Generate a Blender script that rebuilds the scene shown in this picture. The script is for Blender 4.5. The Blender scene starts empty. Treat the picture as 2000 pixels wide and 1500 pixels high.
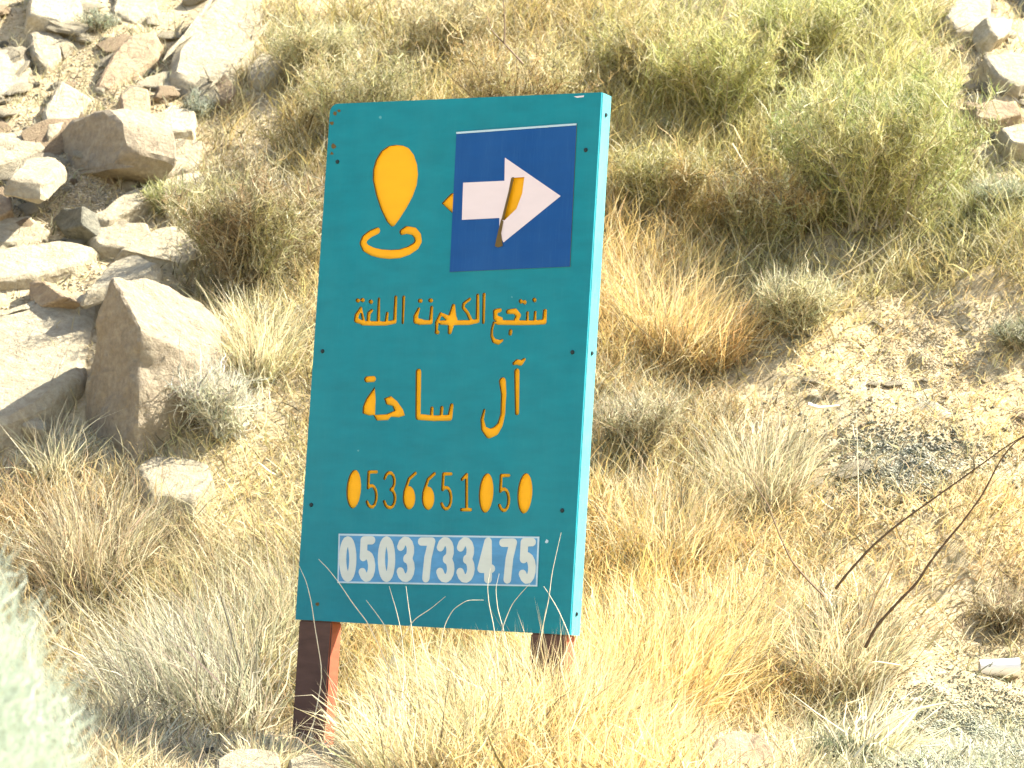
import bpy, bmesh, math, random
import numpy as np
from mathutils import Vector, Matrix, noise

random.seed(7); RNG = np.random.default_rng(7)
S = bpy.context.scene
COL = S.collection

# ---------------------------------------------------------------- camera
FPX = 5671.0; PH = math.radians(5.0); CAM = np.array([0, 0, 1.5])
cd = bpy.data.cameras.new('camera'); cam = bpy.data.objects.new('camera', cd); COL.objects.link(cam)
cam.location = CAM; cam.rotation_euler = (math.radians(95), 0, 0)
cd.sensor_width = 36; cd.lens = 18 * FPX / 1000.0; cd.clip_start = 0.05; cd.clip_end = 1200
S.camera = cam
cd.dof.use_dof = True; cd.dof.focus_distance = 11.1; cd.dof.aperture_fstop = 6.5
# ---------------------------------------------------------------- light
SUN_EL, SUN_AZ = 47, 78           # azimuth from +Y towards +X
w = bpy.data.worlds.new("World"); S.world = w; w.use_nodes = True
nt = w.node_tree; nt.nodes.clear()
sky = nt.nodes.new('ShaderNodeTexSky'); sky.sky_type = 'NISHITA'; sky.sun_disc = False
sky.sun_elevation = math.radians(SUN_EL); sky.sun_rotation = math.radians(SUN_AZ)
sky.air_density = 1.0; sky.dust_density = 2.5; sky.ozone_density = 1.0
bg = nt.nodes.new('ShaderNodeBackground'); bg.inputs[1].default_value = 0.085
wo = nt.nodes.new('ShaderNodeOutputWorld')
nt.links.new(sky.outputs[0], bg.inputs[0]); nt.links.new(bg.outputs[0], wo.inputs[0])
sd = bpy.data.lights.new('sun', 'SUN'); sd.energy = 5.0; sd.angle = math.radians(0.6); sd.color = (1.0, 0.95, 0.83)
so = bpy.data.objects.new('sun', sd); COL.objects.link(so); so.location = (20, 5, 20)
el, az = math.radians(SUN_EL), math.radians(SUN_AZ)
sdir = Vector((math.cos(el) * math.sin(az), math.cos(el) * math.cos(az), math.sin(el)))
so.rotation_euler = sdir.to_track_quat('Z', 'Y').to_euler()
S.view_settings.view_transform = 'Standard'; S.view_settings.look = 'None'
S.view_settings.exposure = 1.97; S.view_settings.gamma = 1.0; S.view_settings.use_curve_mapping = False
S.render.filter_size = 1.7
S.cycles.max_bounces = 8; S.cycles.transparent_max_bounces = 4

# ---------------------------------------------------------------- helpers
Fv = np.array([0, math.cos(PH), math.sin(PH)]); Uv = np.array([0, -math.sin(PH), math.cos(PH)]); Rv = np.array([1.0, 0, 0])

def rays(px, py):
    px = np.asarray(px, float)[..., None]; py = np.asarray(py, float)[..., None]
    d = Fv + (px - 1000) / FPX * Rv - (py - 750) / FPX * Uv
    return d / np.linalg.norm(d, axis=-1, keepdims=True)

def project(P):
    d = P - CAM; z = d @ Fv
    return 1000 + FPX * (d @ Rv) / z, 750 - FPX * (d @ Uv) / z

def vnoise(x, y, s, seed=0):
    """smooth lattice noise, vectorised"""
    x = x / s + seed * 17.3; y = y / s + seed * 9.7
    xi = np.floor(x); yi = np.floor(y); fx = x - xi; fy = y - yi
    fx = fx * fx * (3 - 2 * fx); fy = fy * fy * (3 - 2 * fy)
    def h(a, b):
        v = np.sin(a * 127.1 + b * 311.7 + seed * 74.7) * 43758.5453
        return v - np.floor(v)
    return (h(xi, yi) * (1 - fx) + h(xi + 1, yi) * fx) * (1 - fy) + (h(xi, yi + 1) * (1 - fx) + h(xi + 1, yi + 1) * fx) * fy * 1.0 - 0.5

def sstep(a, b, x):
    t = np.clip((x - a) / (b - a), 0, 1); return t * t * (3 - 2 * t)

def gauss(x, y, cx, cy, rx, ry):
    return np.exp(-((x - cx) / rx) ** 2 - ((y - cy) / ry) ** 2)

def height(x, y):
    x = np.asarray(x, float); y = np.asarray(y, float)
    z = 1.08 * np.clip((y - 5) / 5.7, 0, 1)
    t = np.clip(y - 11.35, 0, None)
    z = z + np.where(t < 0.8, 0.78 * t * t / 1.6, 0.78 * (t - 0.4))
    far = np.clip(y - 28, 0, None)
    z = z - 0.72 * far + 6.0 * vnoise(x, y, 30, 5) * sstep(30, 90, y)
    hill = sstep(11.2, 12.6, y)
    z = z + hill * (0.35 * vnoise(x, y, 1.6, 1) + 0.16 * vnoise(x, y, 0.6, 2)) + 0.05 * vnoise(x, y, 0.25, 3) + 0.02 * vnoise(x, y, 0.09, 4)
    # hump of pale litter at the right, dark hollow at bottom right
    z = z + 0.16 * gauss(x, y, 1.85, 12.9, .45, .35) + .10 * gauss(x, y, 1.35, 12.15, .25, .2) + .06 * sstep(.9, 1.4, x) * (y > 11.5) * np.abs(vnoise(x, y, .14, 9)) * 2 - 0.10 * gauss(x, y, 1.18, 10.75, .22, .16)
    return z

def ground_hit(px, py):
    d = rays(px, py)
    t = np.full(d.shape[:-1], 9.0); hit = np.zeros(t.shape, bool)
    for k in range(220):
        P = CAM + d * t[..., None]
        hit |= P[..., 2] < height(P[..., 0], P[..., 1])
        t = np.where(hit, t, t + 0.08)
        if hit.all(): break
    lo, hi = t - .08, t
    for k in range(6):
        m = (lo + hi) / 2; P = CAM + d * m[..., None]
        u = P[..., 2] < height(P[..., 0], P[..., 1])
        hi = np.where(u, m, hi); lo = np.where(u, lo, m)
    t = hi
    P = CAM + d * t[..., None]
    P[..., 2] = height(P[..., 0], P[..., 1])
    return P

def tnormal(x, y):
    e = 0.15
    return Vector((float(height(x - e, y) - height(x + e, y)), float(height(x, y - e) - height(x, y + e)), 2 * e)).normalized()

def link(name, me, mat=None, parent=None):
    o = bpy.data.objects.new(name, me); COL.objects.link(o)
    if mat is not None and len(me.materials) == 0:
        me.materials.append(mat)
    if parent is not None: o.parent = parent
    return o

def tag(o, label=None, cat=None, group=None, kind=None):
    if label: o['label'] = label
    if cat: o['category'] = cat
    if group: o['group'] = group
    if kind: o['kind'] = kind
    return o

def empty(name, loc, label, cat, group=None):
    o = bpy.data.objects.new(name, None); COL.objects.link(o); o.location = loc
    o.empty_display_size = 0.1
    return tag(o, label, cat, group)

# ---------------------------------------------------------------- materials
def fade(m, col, amt):
    n = m.node_tree; b = n.nodes['Principled BSDF']; src = b.inputs['Base Color'].links[0].from_socket
    _, c = noise_ramp(n, 2.2, [(.40, (0, 0, 0)), (.75, (amt,) * 3)], 9, .62, stretch=((2.2, 1, .45), (0, 0, 0)))
    _, c2 = noise_ramp(n, 60, [(.55, (0, 0, 0)), (.8, (amt * .8,) * 3)], 3, .6, stretch=((3, 1, .15), (0, 0, 0)))
    f = mixc(n, c.outputs[0], c2.outputs[0], 1.0, 'ADD')
    n.links.new(mixc(n, src, col, f), b.inputs['Base Color'])

def newmat(name):
    m = bpy.data.materials.new(name); m.use_nodes = True
    n = m.node_tree; b = n.nodes['Principled BSDF']
    return m, n, b

def noise_ramp(n, scale, stops, detail=8, rough=0.6, coord='Object', dist=0.0, stretch=None):
    tc = n.nodes.new('ShaderNodeTexCoord')
    nz = n.nodes.new('ShaderNodeTexNoise'); nz.inputs['Scale'].default_value = scale
    nz.inputs['Detail'].default_value = detail; nz.inputs['Roughness'].default_value = rough
    nz.inputs['Distortion'].default_value = dist
    src = tc.outputs[coord]
    if stretch:
        mp = n.nodes.new('ShaderNodeMapping'); mp.inputs['Scale'].default_value = stretch[0]
        mp.inputs['Rotation'].default_value = stretch[1]
        n.links.new(src, mp.inputs[0]); src = mp.outputs[0]
    n.links.new(src, nz.inputs['Vector'])
    cr = n.nodes.new('ShaderNodeValToRGB')
    els = cr.color_ramp.elements
    els[0].position, els[0].color = stops[0][0], (*stops[0][1], 1)
    els[1].position, els[1].color = stops[-1][0], (*stops[-1][1], 1)
    for p, c in stops[1:-1]:
        e = els.new(p); e.color = (*c, 1)
    n.links.new(nz.outputs['Fac'], cr.inputs[0])
    return nz, cr

def mixc(n, a, b, fac, mode='MIX'):
    m = n.nodes.new('ShaderNodeMix'); m.data_type = 'RGBA'; m.blend_type = mode
    for s, v in ((m.inputs[0], fac), (m.inputs[6], a), (m.inputs[7], b)):
        if hasattr(v, 'node'): n.links.new(v, s)
        elif isinstance(v, (int, float)): s.default_value = v
        else: s.default_value = (*v, 1)
    return m.outputs[2]

def rock_material(name, light, mid, dark):
    m, n, b = newmat(name)
    _, c1 = noise_ramp(n, 5.0, [(.3, mid), (.55, light), (.75, tuple(min(1, v * 1.08) for v in light))], 10, .65, stretch=((1, 1, 2.6), (.5, .3, .2)))
    _, c2 = noise_ramp(n, 28.0, [(.30, (0, 0, 0)), (.62, (1, 1, 1))], 8, .75)
    col = mixc(n, dark, c1.outputs[0], c2.outputs[0])
    oi = n.nodes.new('ShaderNodeObjectInfo')
    hs = n.nodes.new('ShaderNodeHueSaturation')
    mr = n.nodes.new('ShaderNodeMapRange'); mr.inputs[3].default_value = .78; mr.inputs[4].default_value = 1.12
    n.links.new(oi.outputs['Random'], mr.inputs[0]); n.links.new(mr.outputs[0], hs.inputs['Value'])
    n.links.new(col, hs.inputs['Color']); n.links.new(hs.outputs[0], b.inputs['Base Color'])
    b.inputs['Roughness'].default_value = .92; b.inputs['Specular IOR Level'].default_value = .2
    nz2, _ = noise_ramp(n, 22.0, [(0, (0, 0, 0)), (1, (1, 1, 1))], 12, .7)
    bp = n.nodes.new('ShaderNodeBump'); bp.inputs['Strength'].default_value = 1.0; bp.inputs['Distance'].default_value = .035
    n.links.new(nz2.outputs['Fac'], bp.inputs['Height']); n.links.new(bp.outputs[0], b.inputs['Normal'])
    return m

M_ROCK = rock_material('pale_limestone', (.54, .48, .34), (.44, .38, .26), (.33, .27, .18))
M_ROCKW = rock_material('warm_sandstone', (.48, .37, .23), (.36, .26, .16), (.24, .17, .11))
M_ROCKG = rock_material('grey_stone', (.30, .28, .21), (.21, .20, .15), (.12, .12, .09))
M_BOULDER = rock_material('boulder_stone', (.44, .37, .26), (.35, .29, .20), (.25, .20, .14))

def soil_material():
    m, n, b = newmat('dry_soil')
    _, c1 = noise_ramp(n, 1.6, [(.3, (.30, .22, .12)), (.5, (.46, .37, .22)), (.7, (.56, .47, .31))], 10, .65)
    _, c2 = noise_ramp(n, 30, [(.35, (.20, .15, .08)), (.5, (.50, .40, .24)), (.68, (.66, .57, .40))], 6, .7)
    n.links.new(mixc(n, c1.outputs[0], c2.outputs[0], .55), b.inputs['Base Color'])
    b.inputs['Roughness'].default_value = 1; b.inputs['Specular IOR Level'].default_value = .1
    nz2, _ = noise_ramp(n, 40, [(0, (0, 0, 0)), (1, (1, 1, 1))], 10, .75)
    bp = n.nodes.new('ShaderNodeBump'); bp.inputs['Strength'].default_value = .9; bp.inputs['Distance'].default_value = .02
    n.links.new(nz2.outputs['Fac'], bp.inputs['Height']); n.links.new(bp.outputs[0], b.inputs['Normal'])
    return m
M_SOIL = soil_material()

def blade_material():
    m, n, b = newmat('dry_grass')
    at = n.nodes.new('ShaderNodeAttribute'); at.attribute_name = 'tint'
    n.links.new(at.outputs['Color'], b.inputs['Base Color'])
    b.inputs['Roughness'].default_value = .55; b.inputs['Specular IOR Level'].default_value = .25
    tr = n.nodes.new('ShaderNodeBsdfTranslucent'); n.links.new(at.outputs['Color'], tr.inputs['Color'])
    mx = n.nodes.new('ShaderNodeMixShader'); mx.inputs[0].default_value = .35
    n.links.new(b.outputs[0], mx.inputs[1]); n.links.new(tr.outputs[0], mx.inputs[2])
    n.links.new(mx.outputs[0], n.nodes['Material Output'].inputs['Surface'])
    return m
M_BLADE = blade_material()

def twig_material():
    m, n, b = newmat('dead_wood')
    at = n.nodes.new('ShaderNodeAttribute'); at.attribute_name = 'tint'
    n.links.new(at.outputs['Color'], b.inputs['Base Color']); b.inputs['Roughness'].default_value = .8
    return m
M_TWIG = twig_material()

def paint(name, col, rough=.4, wear=None, scale=6, bump=.1, dirt=.12):
    m, n, b = newmat(name)
    _, c1 = noise_ramp(n, scale, [(.3, tuple(v * (1 - dirt) for v in col)), (.7, tuple(min(1, v * (1 + dirt)) for v in col))], 8, .6, stretch=((1, 1, 3), (0, 0, 0)))
    out = c1.outputs[0]
    if wear:
        _, c2 = noise_ramp(n, 55, [(.66, (0, 0, 0)), (.70, (1, 1, 1))], 5, .7)
        out = mixc(n, out, wear, c2.outputs[0])
    n.links.new(out, b.inputs['Base Color']); b.inputs['Roughness'].default_value = rough; b.inputs['Specular IOR Level'].default_value = .28
    nz2, _ = noise_ramp(n, 9, [(0, (0, 0, 0)), (1, (1, 1, 1))], 4, .5)
    bp = n.nodes.new('ShaderNodeBump'); bp.inputs['Strength'].default_value = bump; bp.inputs['Distance'].default_value = .01
    n.links.new(nz2.outputs['Fac'], bp.inputs['Height']); n.links.new(bp.outputs[0], b.inputs['Normal'])
    return m
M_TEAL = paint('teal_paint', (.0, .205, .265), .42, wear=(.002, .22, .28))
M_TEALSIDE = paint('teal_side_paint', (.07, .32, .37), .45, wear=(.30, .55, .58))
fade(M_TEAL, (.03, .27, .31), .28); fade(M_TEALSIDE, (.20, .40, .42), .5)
M_CUT = paint('cut_edge', (.13, .09, .03), .8)
M_YEL = paint('yellow_sheet', (.95, .46, .003), .5, dirt=.05)
M_BLUE = paint('blue_sheet', (.0, .065, .26), .42, dirt=.07)
fade(M_BLUE, (.03, .13, .34), .35)
M_WHITE = paint('white_vinyl', (.74, .66, .70), .5, dirt=.03)
M_STRIP = paint('light_blue_vinyl', (.09, .30, .55), .5, dirt=.2)
M_DIGIT = paint('digit_vinyl', (.60, .66, .62), .5, dirt=.08)
M_EDGEW = paint('sticker_edge', (.45, .62, .72), .5)
M_SCREW = paint('dark_screw', (.015, .03, .035), .5)
M_POST = paint('red_oxide_primer', (.36, .10, .05), .65, wear=(.12, .045, .03), dirt=.25)
M_POST_SHADE = paint('shaded_red_primer', (.11, .06, .045), .65, wear=(.16, .06, .035), dirt=.3)  # darker copy of the post primer, shade put into the front faces
M_PLASTIC = paint('white_plastic', (.85, .83, .80), .4, dirt=.04)

# ---------------------------------------------------------------- terrain
def axis(core0, core1, step, far0, far1, n):
    c = np.arange(core0, core1 + 1e-6, step)
    a = core0 - np.geomspace(step * 1.5, core0 - far0, n)[::-1]
    b = core1 + np.geomspace(step * 1.5, far1 - core1, n)
    return np.concatenate([a, c, b])
xs = axis(-3.4, 3.4, .03, -260, 260, 45); ys = axis(9.6, 19.6, .03, -200, 420, 50)
X, Y = np.meshgrid(xs, ys); Z = height(X, Y)
nx, ny = len(xs), len(ys)
co = np.stack([X, Y, Z], -1).reshape(-1, 3)
idx = np.arange(nx * ny).reshape(ny, nx)
qf = np.stack([idx[:-1, :-1], idx[:-1, 1:], idx[1:, 1:], idx[1:, :-1]], -1).reshape(-1, 4)

def mesh_np(name, co, faces_list, tint=None, smooth=True):
    """faces_list: list of (n,k) index arrays"""
    me = bpy.data.meshes.new(name)
    me.vertices.add(len(co)); me.vertices.foreach_set('co', co.astype(np.float32).ravel())
    loops = np.concatenate([f.ravel() for f in faces_list]); tot = np.concatenate([np.full(len(f), f.shape[1]) for f in faces_list])
    start = np.concatenate([[0], np.cumsum(tot)[:-1]])
    me.loops.add(len(loops)); me.loops.foreach_set('vertex_index', loops.astype(np.int32))
    me.polygons.add(len(tot)); me.polygons.foreach_set('loop_start', start.astype(np.int32))
    if smooth: me.polygons.foreach_set('use_smooth', np.ones(len(tot), bool))
    me.update(calc_edges=True)
    if tint is not None:
        ca = me.color_attributes.new('tint', 'FLOAT_COLOR', 'POINT')
        c4 = np.ones((len(co), 4), np.float32); c4[:, :3] = tint
        ca.data.foreach_set('color', c4.ravel())
    return me
tag(link('hillside', mesh_np('hillside', co, [qf]), M_SOIL), 'steep dry rocky hillside with bare pale soil between the grass', kind='structure')

# ---------------------------------------------------------------- signboard
BW, BH, BT = 1.2, 2.036, .082
def rot3(y, p, r):
    y, p, r = map(math.radians, (y, p, r))
    return (Matrix.Rotation(y, 3, 'Z') @ Matrix.Rotation(p, 3, 'X') @ Matrix.Rotation(r, 3, 'Y'))
BM = rot3(-28.24, -1.984, 2.90); BO = Vector((-.31525, 11.0457, 1.5417))
BMn = np.array(BM); BOn = np.array(BO)

def uv(px, py):
    d = rays(px, py); n = BMn[:, 1]
    t = ((BOn - CAM) @ n) / (d @ n)
    P = CAM + d * t[..., None] - BOn
    return np.stack([P @ BMn[:, 0], P @ BMn[:, 2]], -1)
def crop(pts, ox, oy, k=.31):
    p = np.array(pts, float); return uv(ox + p[:, 0] * k, oy + p[:, 1] * k)

STEP = .0016
GX = np.arange(-.62, .62, STEP); GY = np.arange(-.02, BH + .02, STEP)
class Field:
    def __init__(s): s.d = np.full((len(GY), len(GX)), .05)
    def win(s, x0, y0, x1, y1):
        i0 = max(0, np.searchsorted(GX, x0)); i1 = np.searchsorted(GX, x1); j0 = max(0, np.searchsorted(GY, y0)); j1 = np.searchsorted(GY, y1)
        return slice(j0, j1), slice(i0, i1)
    def stroke(s, P, r):
        r = np.broadcast_to(np.asarray(r, float), (len(P),))
        for a, b, ra, rb in zip(P[:-1], P[1:], r[:-1], r[1:]):
            m = max(ra, rb) + .01
            sl = s.win(min(a[0], b[0]) - m, min(a[1], b[1]) - m, max(a[0], b[0]) + m, max(a[1], b[1]) + m)
            gx, gy = np.meshgrid(GX[sl[1]], GY[sl[0]])
            ab = b - a; t = np.clip(((gx - a[0]) * ab[0] + (gy - a[1]) * ab[1]) / (ab @ ab + 1e-12), 0, 1)
            dd = np.hypot(gx - a[0] - t * ab[0], gy - a[1] - t * ab[1]) - (ra + (rb - ra) * t)
            s.d[sl] = np.minimum(s.d[sl], dd)
    def poly(s, P):
        m = .01; lo = P.min(0) - m; hi = P.max(0) + m
        sl = s.win(lo[0], lo[1], hi[0], hi[1]); gx, gy = np.meshgrid(GX[sl[1]], GY[sl[0]])
        dd = np.full(gx.shape, 9.0); ins = np.zeros(gx.shape, bool)
        for a, b in zip(P, np.roll(P, -1, 0)):
            ab = b - a; t = np.clip(((gx - a[0]) * ab[0] + (gy - a[1]) * ab[1]) / (ab @ ab + 1e-12), 0, 1)
            dd = np.minimum(dd, np.hypot(gx - a[0] - t * ab[0], gy - a[1] - t * ab[1]))
            c = ((a[1] > gy) != (b[1] > gy)) & (gx < (b[0] - a[0]) * (gy - a[1]) / (b[1] - a[1] + 1e-12) + a[0])
            ins ^= c
        s.d[sl] = np.minimum(s.d[sl], np.where(ins, -dd, dd))
    def contours(s, tol=.0006):
        d = s.d; ins = d < 0
        cell = ins[:-1, :-1].astype(int) + ins[:-1, 1:] * 2 + ins[1:, 1:] * 4 + ins[1:, :-1] * 8
        segs = {}
        T = {1: [(3, 0)], 2: [(0, 1)], 3: [(3, 1)], 4: [(1, 2)], 5: [(3, 2), (1, 0)], 6: [(0, 2)], 7: [(3, 2)], 8: [(2, 3)], 9: [(2, 0)], 10: [(0, 3), (2, 1)], 11: [(2, 1)], 12: [(1, 3)], 13: [(1, 0)], 14: [(0, 3)]}
        def key(j, i, e): return ((j, i, 0), (j, i + 1, 1), (j + 1, i, 0), (j, i, 1))[e]
        for j, i in np.argwhere((cell > 0) & (cell < 15)):
            for a, b in T[cell[j, i]]: segs[key(j, i, a)] = key(j, i, b)
        def pos(k):
            j, i, v = k; a = d[j, i]; b = d[j + 1, i] if v else d[j, i + 1]; t = a / (a - b)
            return (GX[i], GY[j] + t * STEP) if v else (GX[i] + t * STEP, GY[j])
        out = []
        while segs:
            k0, k = segs.popitem(); loop = [pos(k0)]
            while k != k0 and k in segs:
                loop.append(pos(k)); k = segs.pop(k)
            if len(loop) > 7: out.append(simplify(np.array(loop), tol))
        return out
def simplify(P, tol):
    n = len(P); h = int(np.argmax(((P - P[0]) ** 2).sum(1)))
    def dp(a, b):
        if b - a < 2: return []
        Q = P[a + 1:b]; p, q = P[a], P[b % n]; ab = q - p; L = np.hypot(*ab) + 1e-12
        dist = abs(ab[0] * (Q[:, 1] - p[1]) - ab[1] * (Q[:, 0] - p[0])) / L
        m = int(np.argmax(dist))
        if dist[m] < tol: return []
        m += a + 1
        return dp(a, m) + [m] + dp(m, b)
    return P[[0] + dp(0, h) + [h] + dp(h, n)]

def sheet(name, loops, y0, y1, mats, parent):
    """filled outline with holes, thickness from depth y0 (front) to y1"""
    cu = bpy.data.curves.new(name, 'CURVE'); cu.dimensions = '2D'; cu.fill_mode = 'BOTH'; cu.extrude = (y1 - y0) / 2
    for L in loops:
        sp = cu.splines.new('POLY'); sp.points.add(len(L) - 1); sp.use_cyclic_u = True
        for p, q in zip(sp.points, L): p.co = (q[0], q[1], 0, 1)
    tmp = bpy.data.objects.new('tmp', cu); COL.objects.link(tmp)
    dg = bpy.context.evaluated_depsgraph_get(); dg.update()
    me = bpy.data.meshes.new_from_object(tmp.evaluated_get(dg)); bpy.data.objects.remove(tmp); bpy.data.curves.remove(cu)
    me.name = name
    for v in me.vertices:
        x, y, z = v.co; v.co = (x, (y0 + y1) / 2 - z, y)
    bm = bmesh.new(); bm.from_mesh(me); bmesh.ops.remove_doubles(bm, verts=bm.verts, dist=1e-5)
    bmesh.ops.recalc_face_normals(bm, faces=bm.faces); bm.to_mesh(me); bm.free()
    me.materials.clear()
    for m in mats: me.materials.append(m)
    for p in me.polygons:
        p.use_smooth = False
        inner = abs(p.normal.y) < .5 and abs(p.center.x) < BW / 2 - .006 and .006 < p.center.z < BH - .006
        p.material_index = 1 if (inner and len(mats) > 1) else 0
    return link(name, me, None, parent)

def rect(x0, x1, z0, z1, r=0.0):
    P = [(x0, z0), (x1, z0), (x1, z1)]
    if r: P += [(x0 + r - r * math.sin(a), z1 - r + r * math.cos(a)) for a in np.linspace(0, math.pi / 2, 7)]
    else: P.append((x0, z1))
    return np.array(P)

def box_part(name, x0, x1, y0, y1, z0, z1, mat, parent, bev=.002, jitter=0):
    bm = bmesh.new(); bmesh.ops.create_cube(bm, size=1)
    for v in bm.verts: v.co = Vector(((x0 + x1) / 2 + v.co.x * (x1 - x0), (y0 + y1) / 2 + v.co.y * (y1 - y0), (z0 + z1) / 2 + v.co.z * (z1 - z0)))
    bmesh.ops.bevel(bm, geom=bm.edges[:], offset=bev, segments=2, affect='EDGES')
    me = bpy.data.meshes.new(name); bm.to_mesh(me); bm.free()
    return link(name, me, mat, parent)

sign = empty('road_sign', BO, 'tall teal signboard on two red posts with yellow Arabic lettering and blue arrow sticker', 'sign')
sign.rotation_euler = BM.to_euler()

# digits as strokes in a unit box (x 0..1, y 0 top..1 bottom)
def arc(cx, cy, rx, ry, a0, a1, n=9):
    return [(cx + rx * math.cos(math.radians(a)), cy + ry * math.sin(math.radians(a))) for a in np.linspace(a0, a1, n)]
GLY = {
 '0': [arc(.5, .5, .5, .5, 0, 360, 25)],
 '1': [[(.15, .14), (.6, 0), (.6, 1)], [(.1, 1), (1, 1)]],
 '3': [arc(.45, .25, .5, .25, -160, 75, 9) + arc(.45, .73, .55, .27, -75, 160, 10)],
 '4': [[(.68, 1), (.68, 0), (0, .72), (1, .72)]],
 '5': [[(.95, 0), (.2, 0), (.12, .45)] + arc(.45, .69, .5, .31, -110, 150, 11)],
 '6': [[(.95, .02), (.45, .18), (.12, .55)] + arc(.5, .7, .42, .3, 180, -180, 17)],
 '7': [[(0, .02), (1, .02), (.62, .45), (.42, 1)]],
}
fld = Field()
PXM = 1 / 448.0      # metres on the board per photo pixel, roughly
def st(pts, r, ox=580, oy=540):
    r = np.broadcast_to(np.asarray(r, float), (len(pts),)) * .31 * PXM
    fld.stroke(crop(pts, ox, oy), r)
# location pin, ring, old arrow tip and the hole under the torn sticker
fld.poly(crop([(560, 396), (600, 400), (640, 418), (672, 460), (692, 520), (698, 585), (690, 650), (665, 720), (625, 795), (580, 865), (548, 908), (528, 912), (500, 880), (462, 800), (432, 710), (412, 615), (415, 550), (432, 490), (465, 435), (510, 404)], 600, 160))
st([(440, 938), (395, 958), (362, 985), (350, 1015), (365, 1045), (405, 1068), (460, 1082), (520, 1087), (580, 1083), (640, 1062), (682, 1035), (700, 1005), (695, 970), (670, 940), (625, 932), (598, 945)], [20, 21, 22, 22, 23, 24, 25, 26, 26, 25, 24, 23, 23, 23, 22, 18], 600, 160)
fld.poly(crop([(846, 765), (905, 703), (960, 690), (960, 850), (915, 828)], 600, 160))
fld.poly(crop([(1270, 585), (1390, 585), (1375, 705), (1340, 810), (1260, 890), (1215, 890), (1235, 760)], 600, 160))
# first line of lettering
st([(1562, 218), (1558, 285), (1500, 291), (1380, 291), (1262, 289)], [13, 15, 13, 14, 14])
st([(1500, 225), (1498, 285)], 9); st([(1452, 228), (1450, 285)], 9)
st([(1330, 222), (1372, 218), (1395, 245), (1375, 285)], [14, 16, 16, 15])
for d in [(1494, 146), (1432, 160), (1408, 155)]: st([d, (d[0] + 3, d[1] + 4)], 12)
st([(1345, 345), (1343, 360)], 12)
st([(1278, 212), (1248, 220), (1250, 262), (1285, 268)], [12, 14, 15, 12])
st([(1240, 290), (1228, 330), (1226, 375), (1240, 405), (1268, 415), (1292, 402)], [8, 8, 9, 13, 14, 8])
st([(1178, 112), (1174, 290)], [10, 9]); st([(1138, 118), (1138, 280), (1085, 290), (985, 291), (905, 290)], [10, 12, 14, 14, 13])
st([(1088, 142), (1050, 172), (1046, 196), (1072, 226), (1098, 280)], [9, 10, 10, 10, 11])
st([(985, 185), (978, 250), (962, 350)], [12, 26, 14]); st([(915, 240), (948, 262), (990, 270)], [9, 16, 20])
st([(905, 235), (880, 290), (878, 345)], [10, 12, 9])
st([(848, 195), (842, 288), (770, 290)], [10, 13, 14]); st([(766, 205), (748, 250), (748, 280), (790, 285)], [10, 16, 17, 14])
for d in [(772, 152), (838, 150), (878, 350)]: st([d, (d[0] + 8, d[1] + 2)], 12)
st([(672, 130), (666, 292)], [10, 8]); st([(622, 130), (616, 285), (560, 296), (480, 296), (410, 294)], [10, 12, 12, 13, 13])
st([(568, 232), (562, 290)], [10, 12]); st([(516, 140), (512, 290)], [8, 11]); st([(470, 215), (452, 232), (448, 288)], [10, 12, 12])
st([(402, 200), (375, 245), (372, 275), (405, 288)], [10, 14, 15, 12]); st([(402, 200), (420, 285)], [8, 10])
for d in [(380, 150), (410, 147), (462, 158)]: st([d, (d[0] + 6, d[1] + 3)], 12)
# second line
st([(1385, 598), (1386, 860)], [17, 13]); st([(1366, 548), (1385, 538), (1408, 546), (1432, 522)], [10, 15, 15, 9])
st([(1294, 660), (1302, 740), (1296, 870), (1278, 935), (1248, 975), (1210, 990), (1175, 960), (1166, 900), (1180, 842)], [22, 17, 15, 18, 25, 27, 16, 11, 8])
st([(765, 600), (762, 885), (860, 893), (962, 890), (974, 812)], [18, 17, 16, 17, 12]); st([(912, 826), (908, 885)], 11); st([(850, 830), (848, 885)], 11)
fld.poly(crop([(548, 768), (590, 752), (630, 785), (668, 838), (680, 876), (640, 888), (590, 884), (575, 905), (500, 908), (480, 872), (560, 868), (612, 845), (600, 815), (560, 805)], 580, 540))
fld.poly(crop([(490, 692), (496, 775), (492, 872), (450, 876), (412, 862), (414, 820), (435, 770)], 580, 540))
st([(440, 648), (480, 646)], 18)
# phone number cut into the board
def digit_stroke(ch, cx, cy, wd, ht, r, f, ox, oy):
    for g in GLY[ch]:
        P = [(cx + (a - .5) * wd, cy + (b - .5) * ht) for a, b in g]
        f.stroke(crop(P, ox, oy), r * .31 * PXM)
def ellipse(cx, cy, rx, ry, f, ox, oy, tilt=0):
    P = [(cx + rx * math.cos(a) - tilt * math.sin(a) * ry, cy + ry * math.sin(a)) for a in np.linspace(0, 2 * math.pi, 30)[:-1]]
    f.poly(crop(P, ox, oy))
ellipse(422, 275, 46, 122, fld, 560, 870, .06); ellipse(1256, 300, 46, 125, fld, 560, 870, .06); ellipse(1500, 302, 47, 128, fld, 560, 870, .06)
for ch, cx, cy in (('5', 536, 278), ('3', 650, 282), ('5', 1006, 290), ('1', 1126, 294), ('5', 1370, 300)):
    digit_stroke(ch, cx, cy, 64, 222, 9.5, fld, 560, 870)
for cx, cy in ((770, 285), (890, 288)):
    fld.stroke(crop([(cx + 40, cy - 110), (cx, cy - 75), (cx - 28, cy + 10)], 560, 870), 10 * .31 * PXM)
    ellipse(cx, cy + 45, 40, 74, fld, 560, 870)
holes = fld.contours()
sheet('front_panel', [rect(-BW / 2, BW / 2, 0, BH, .035)] + holes, 0, .010, [M_TEAL, M_CUT], sign)
sheet('backing_panel', [rect(-BW / 2 + .01, BW / 2 - .01, .01, BH - .045)], .0105, .0135, [M_YEL], sign)
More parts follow.
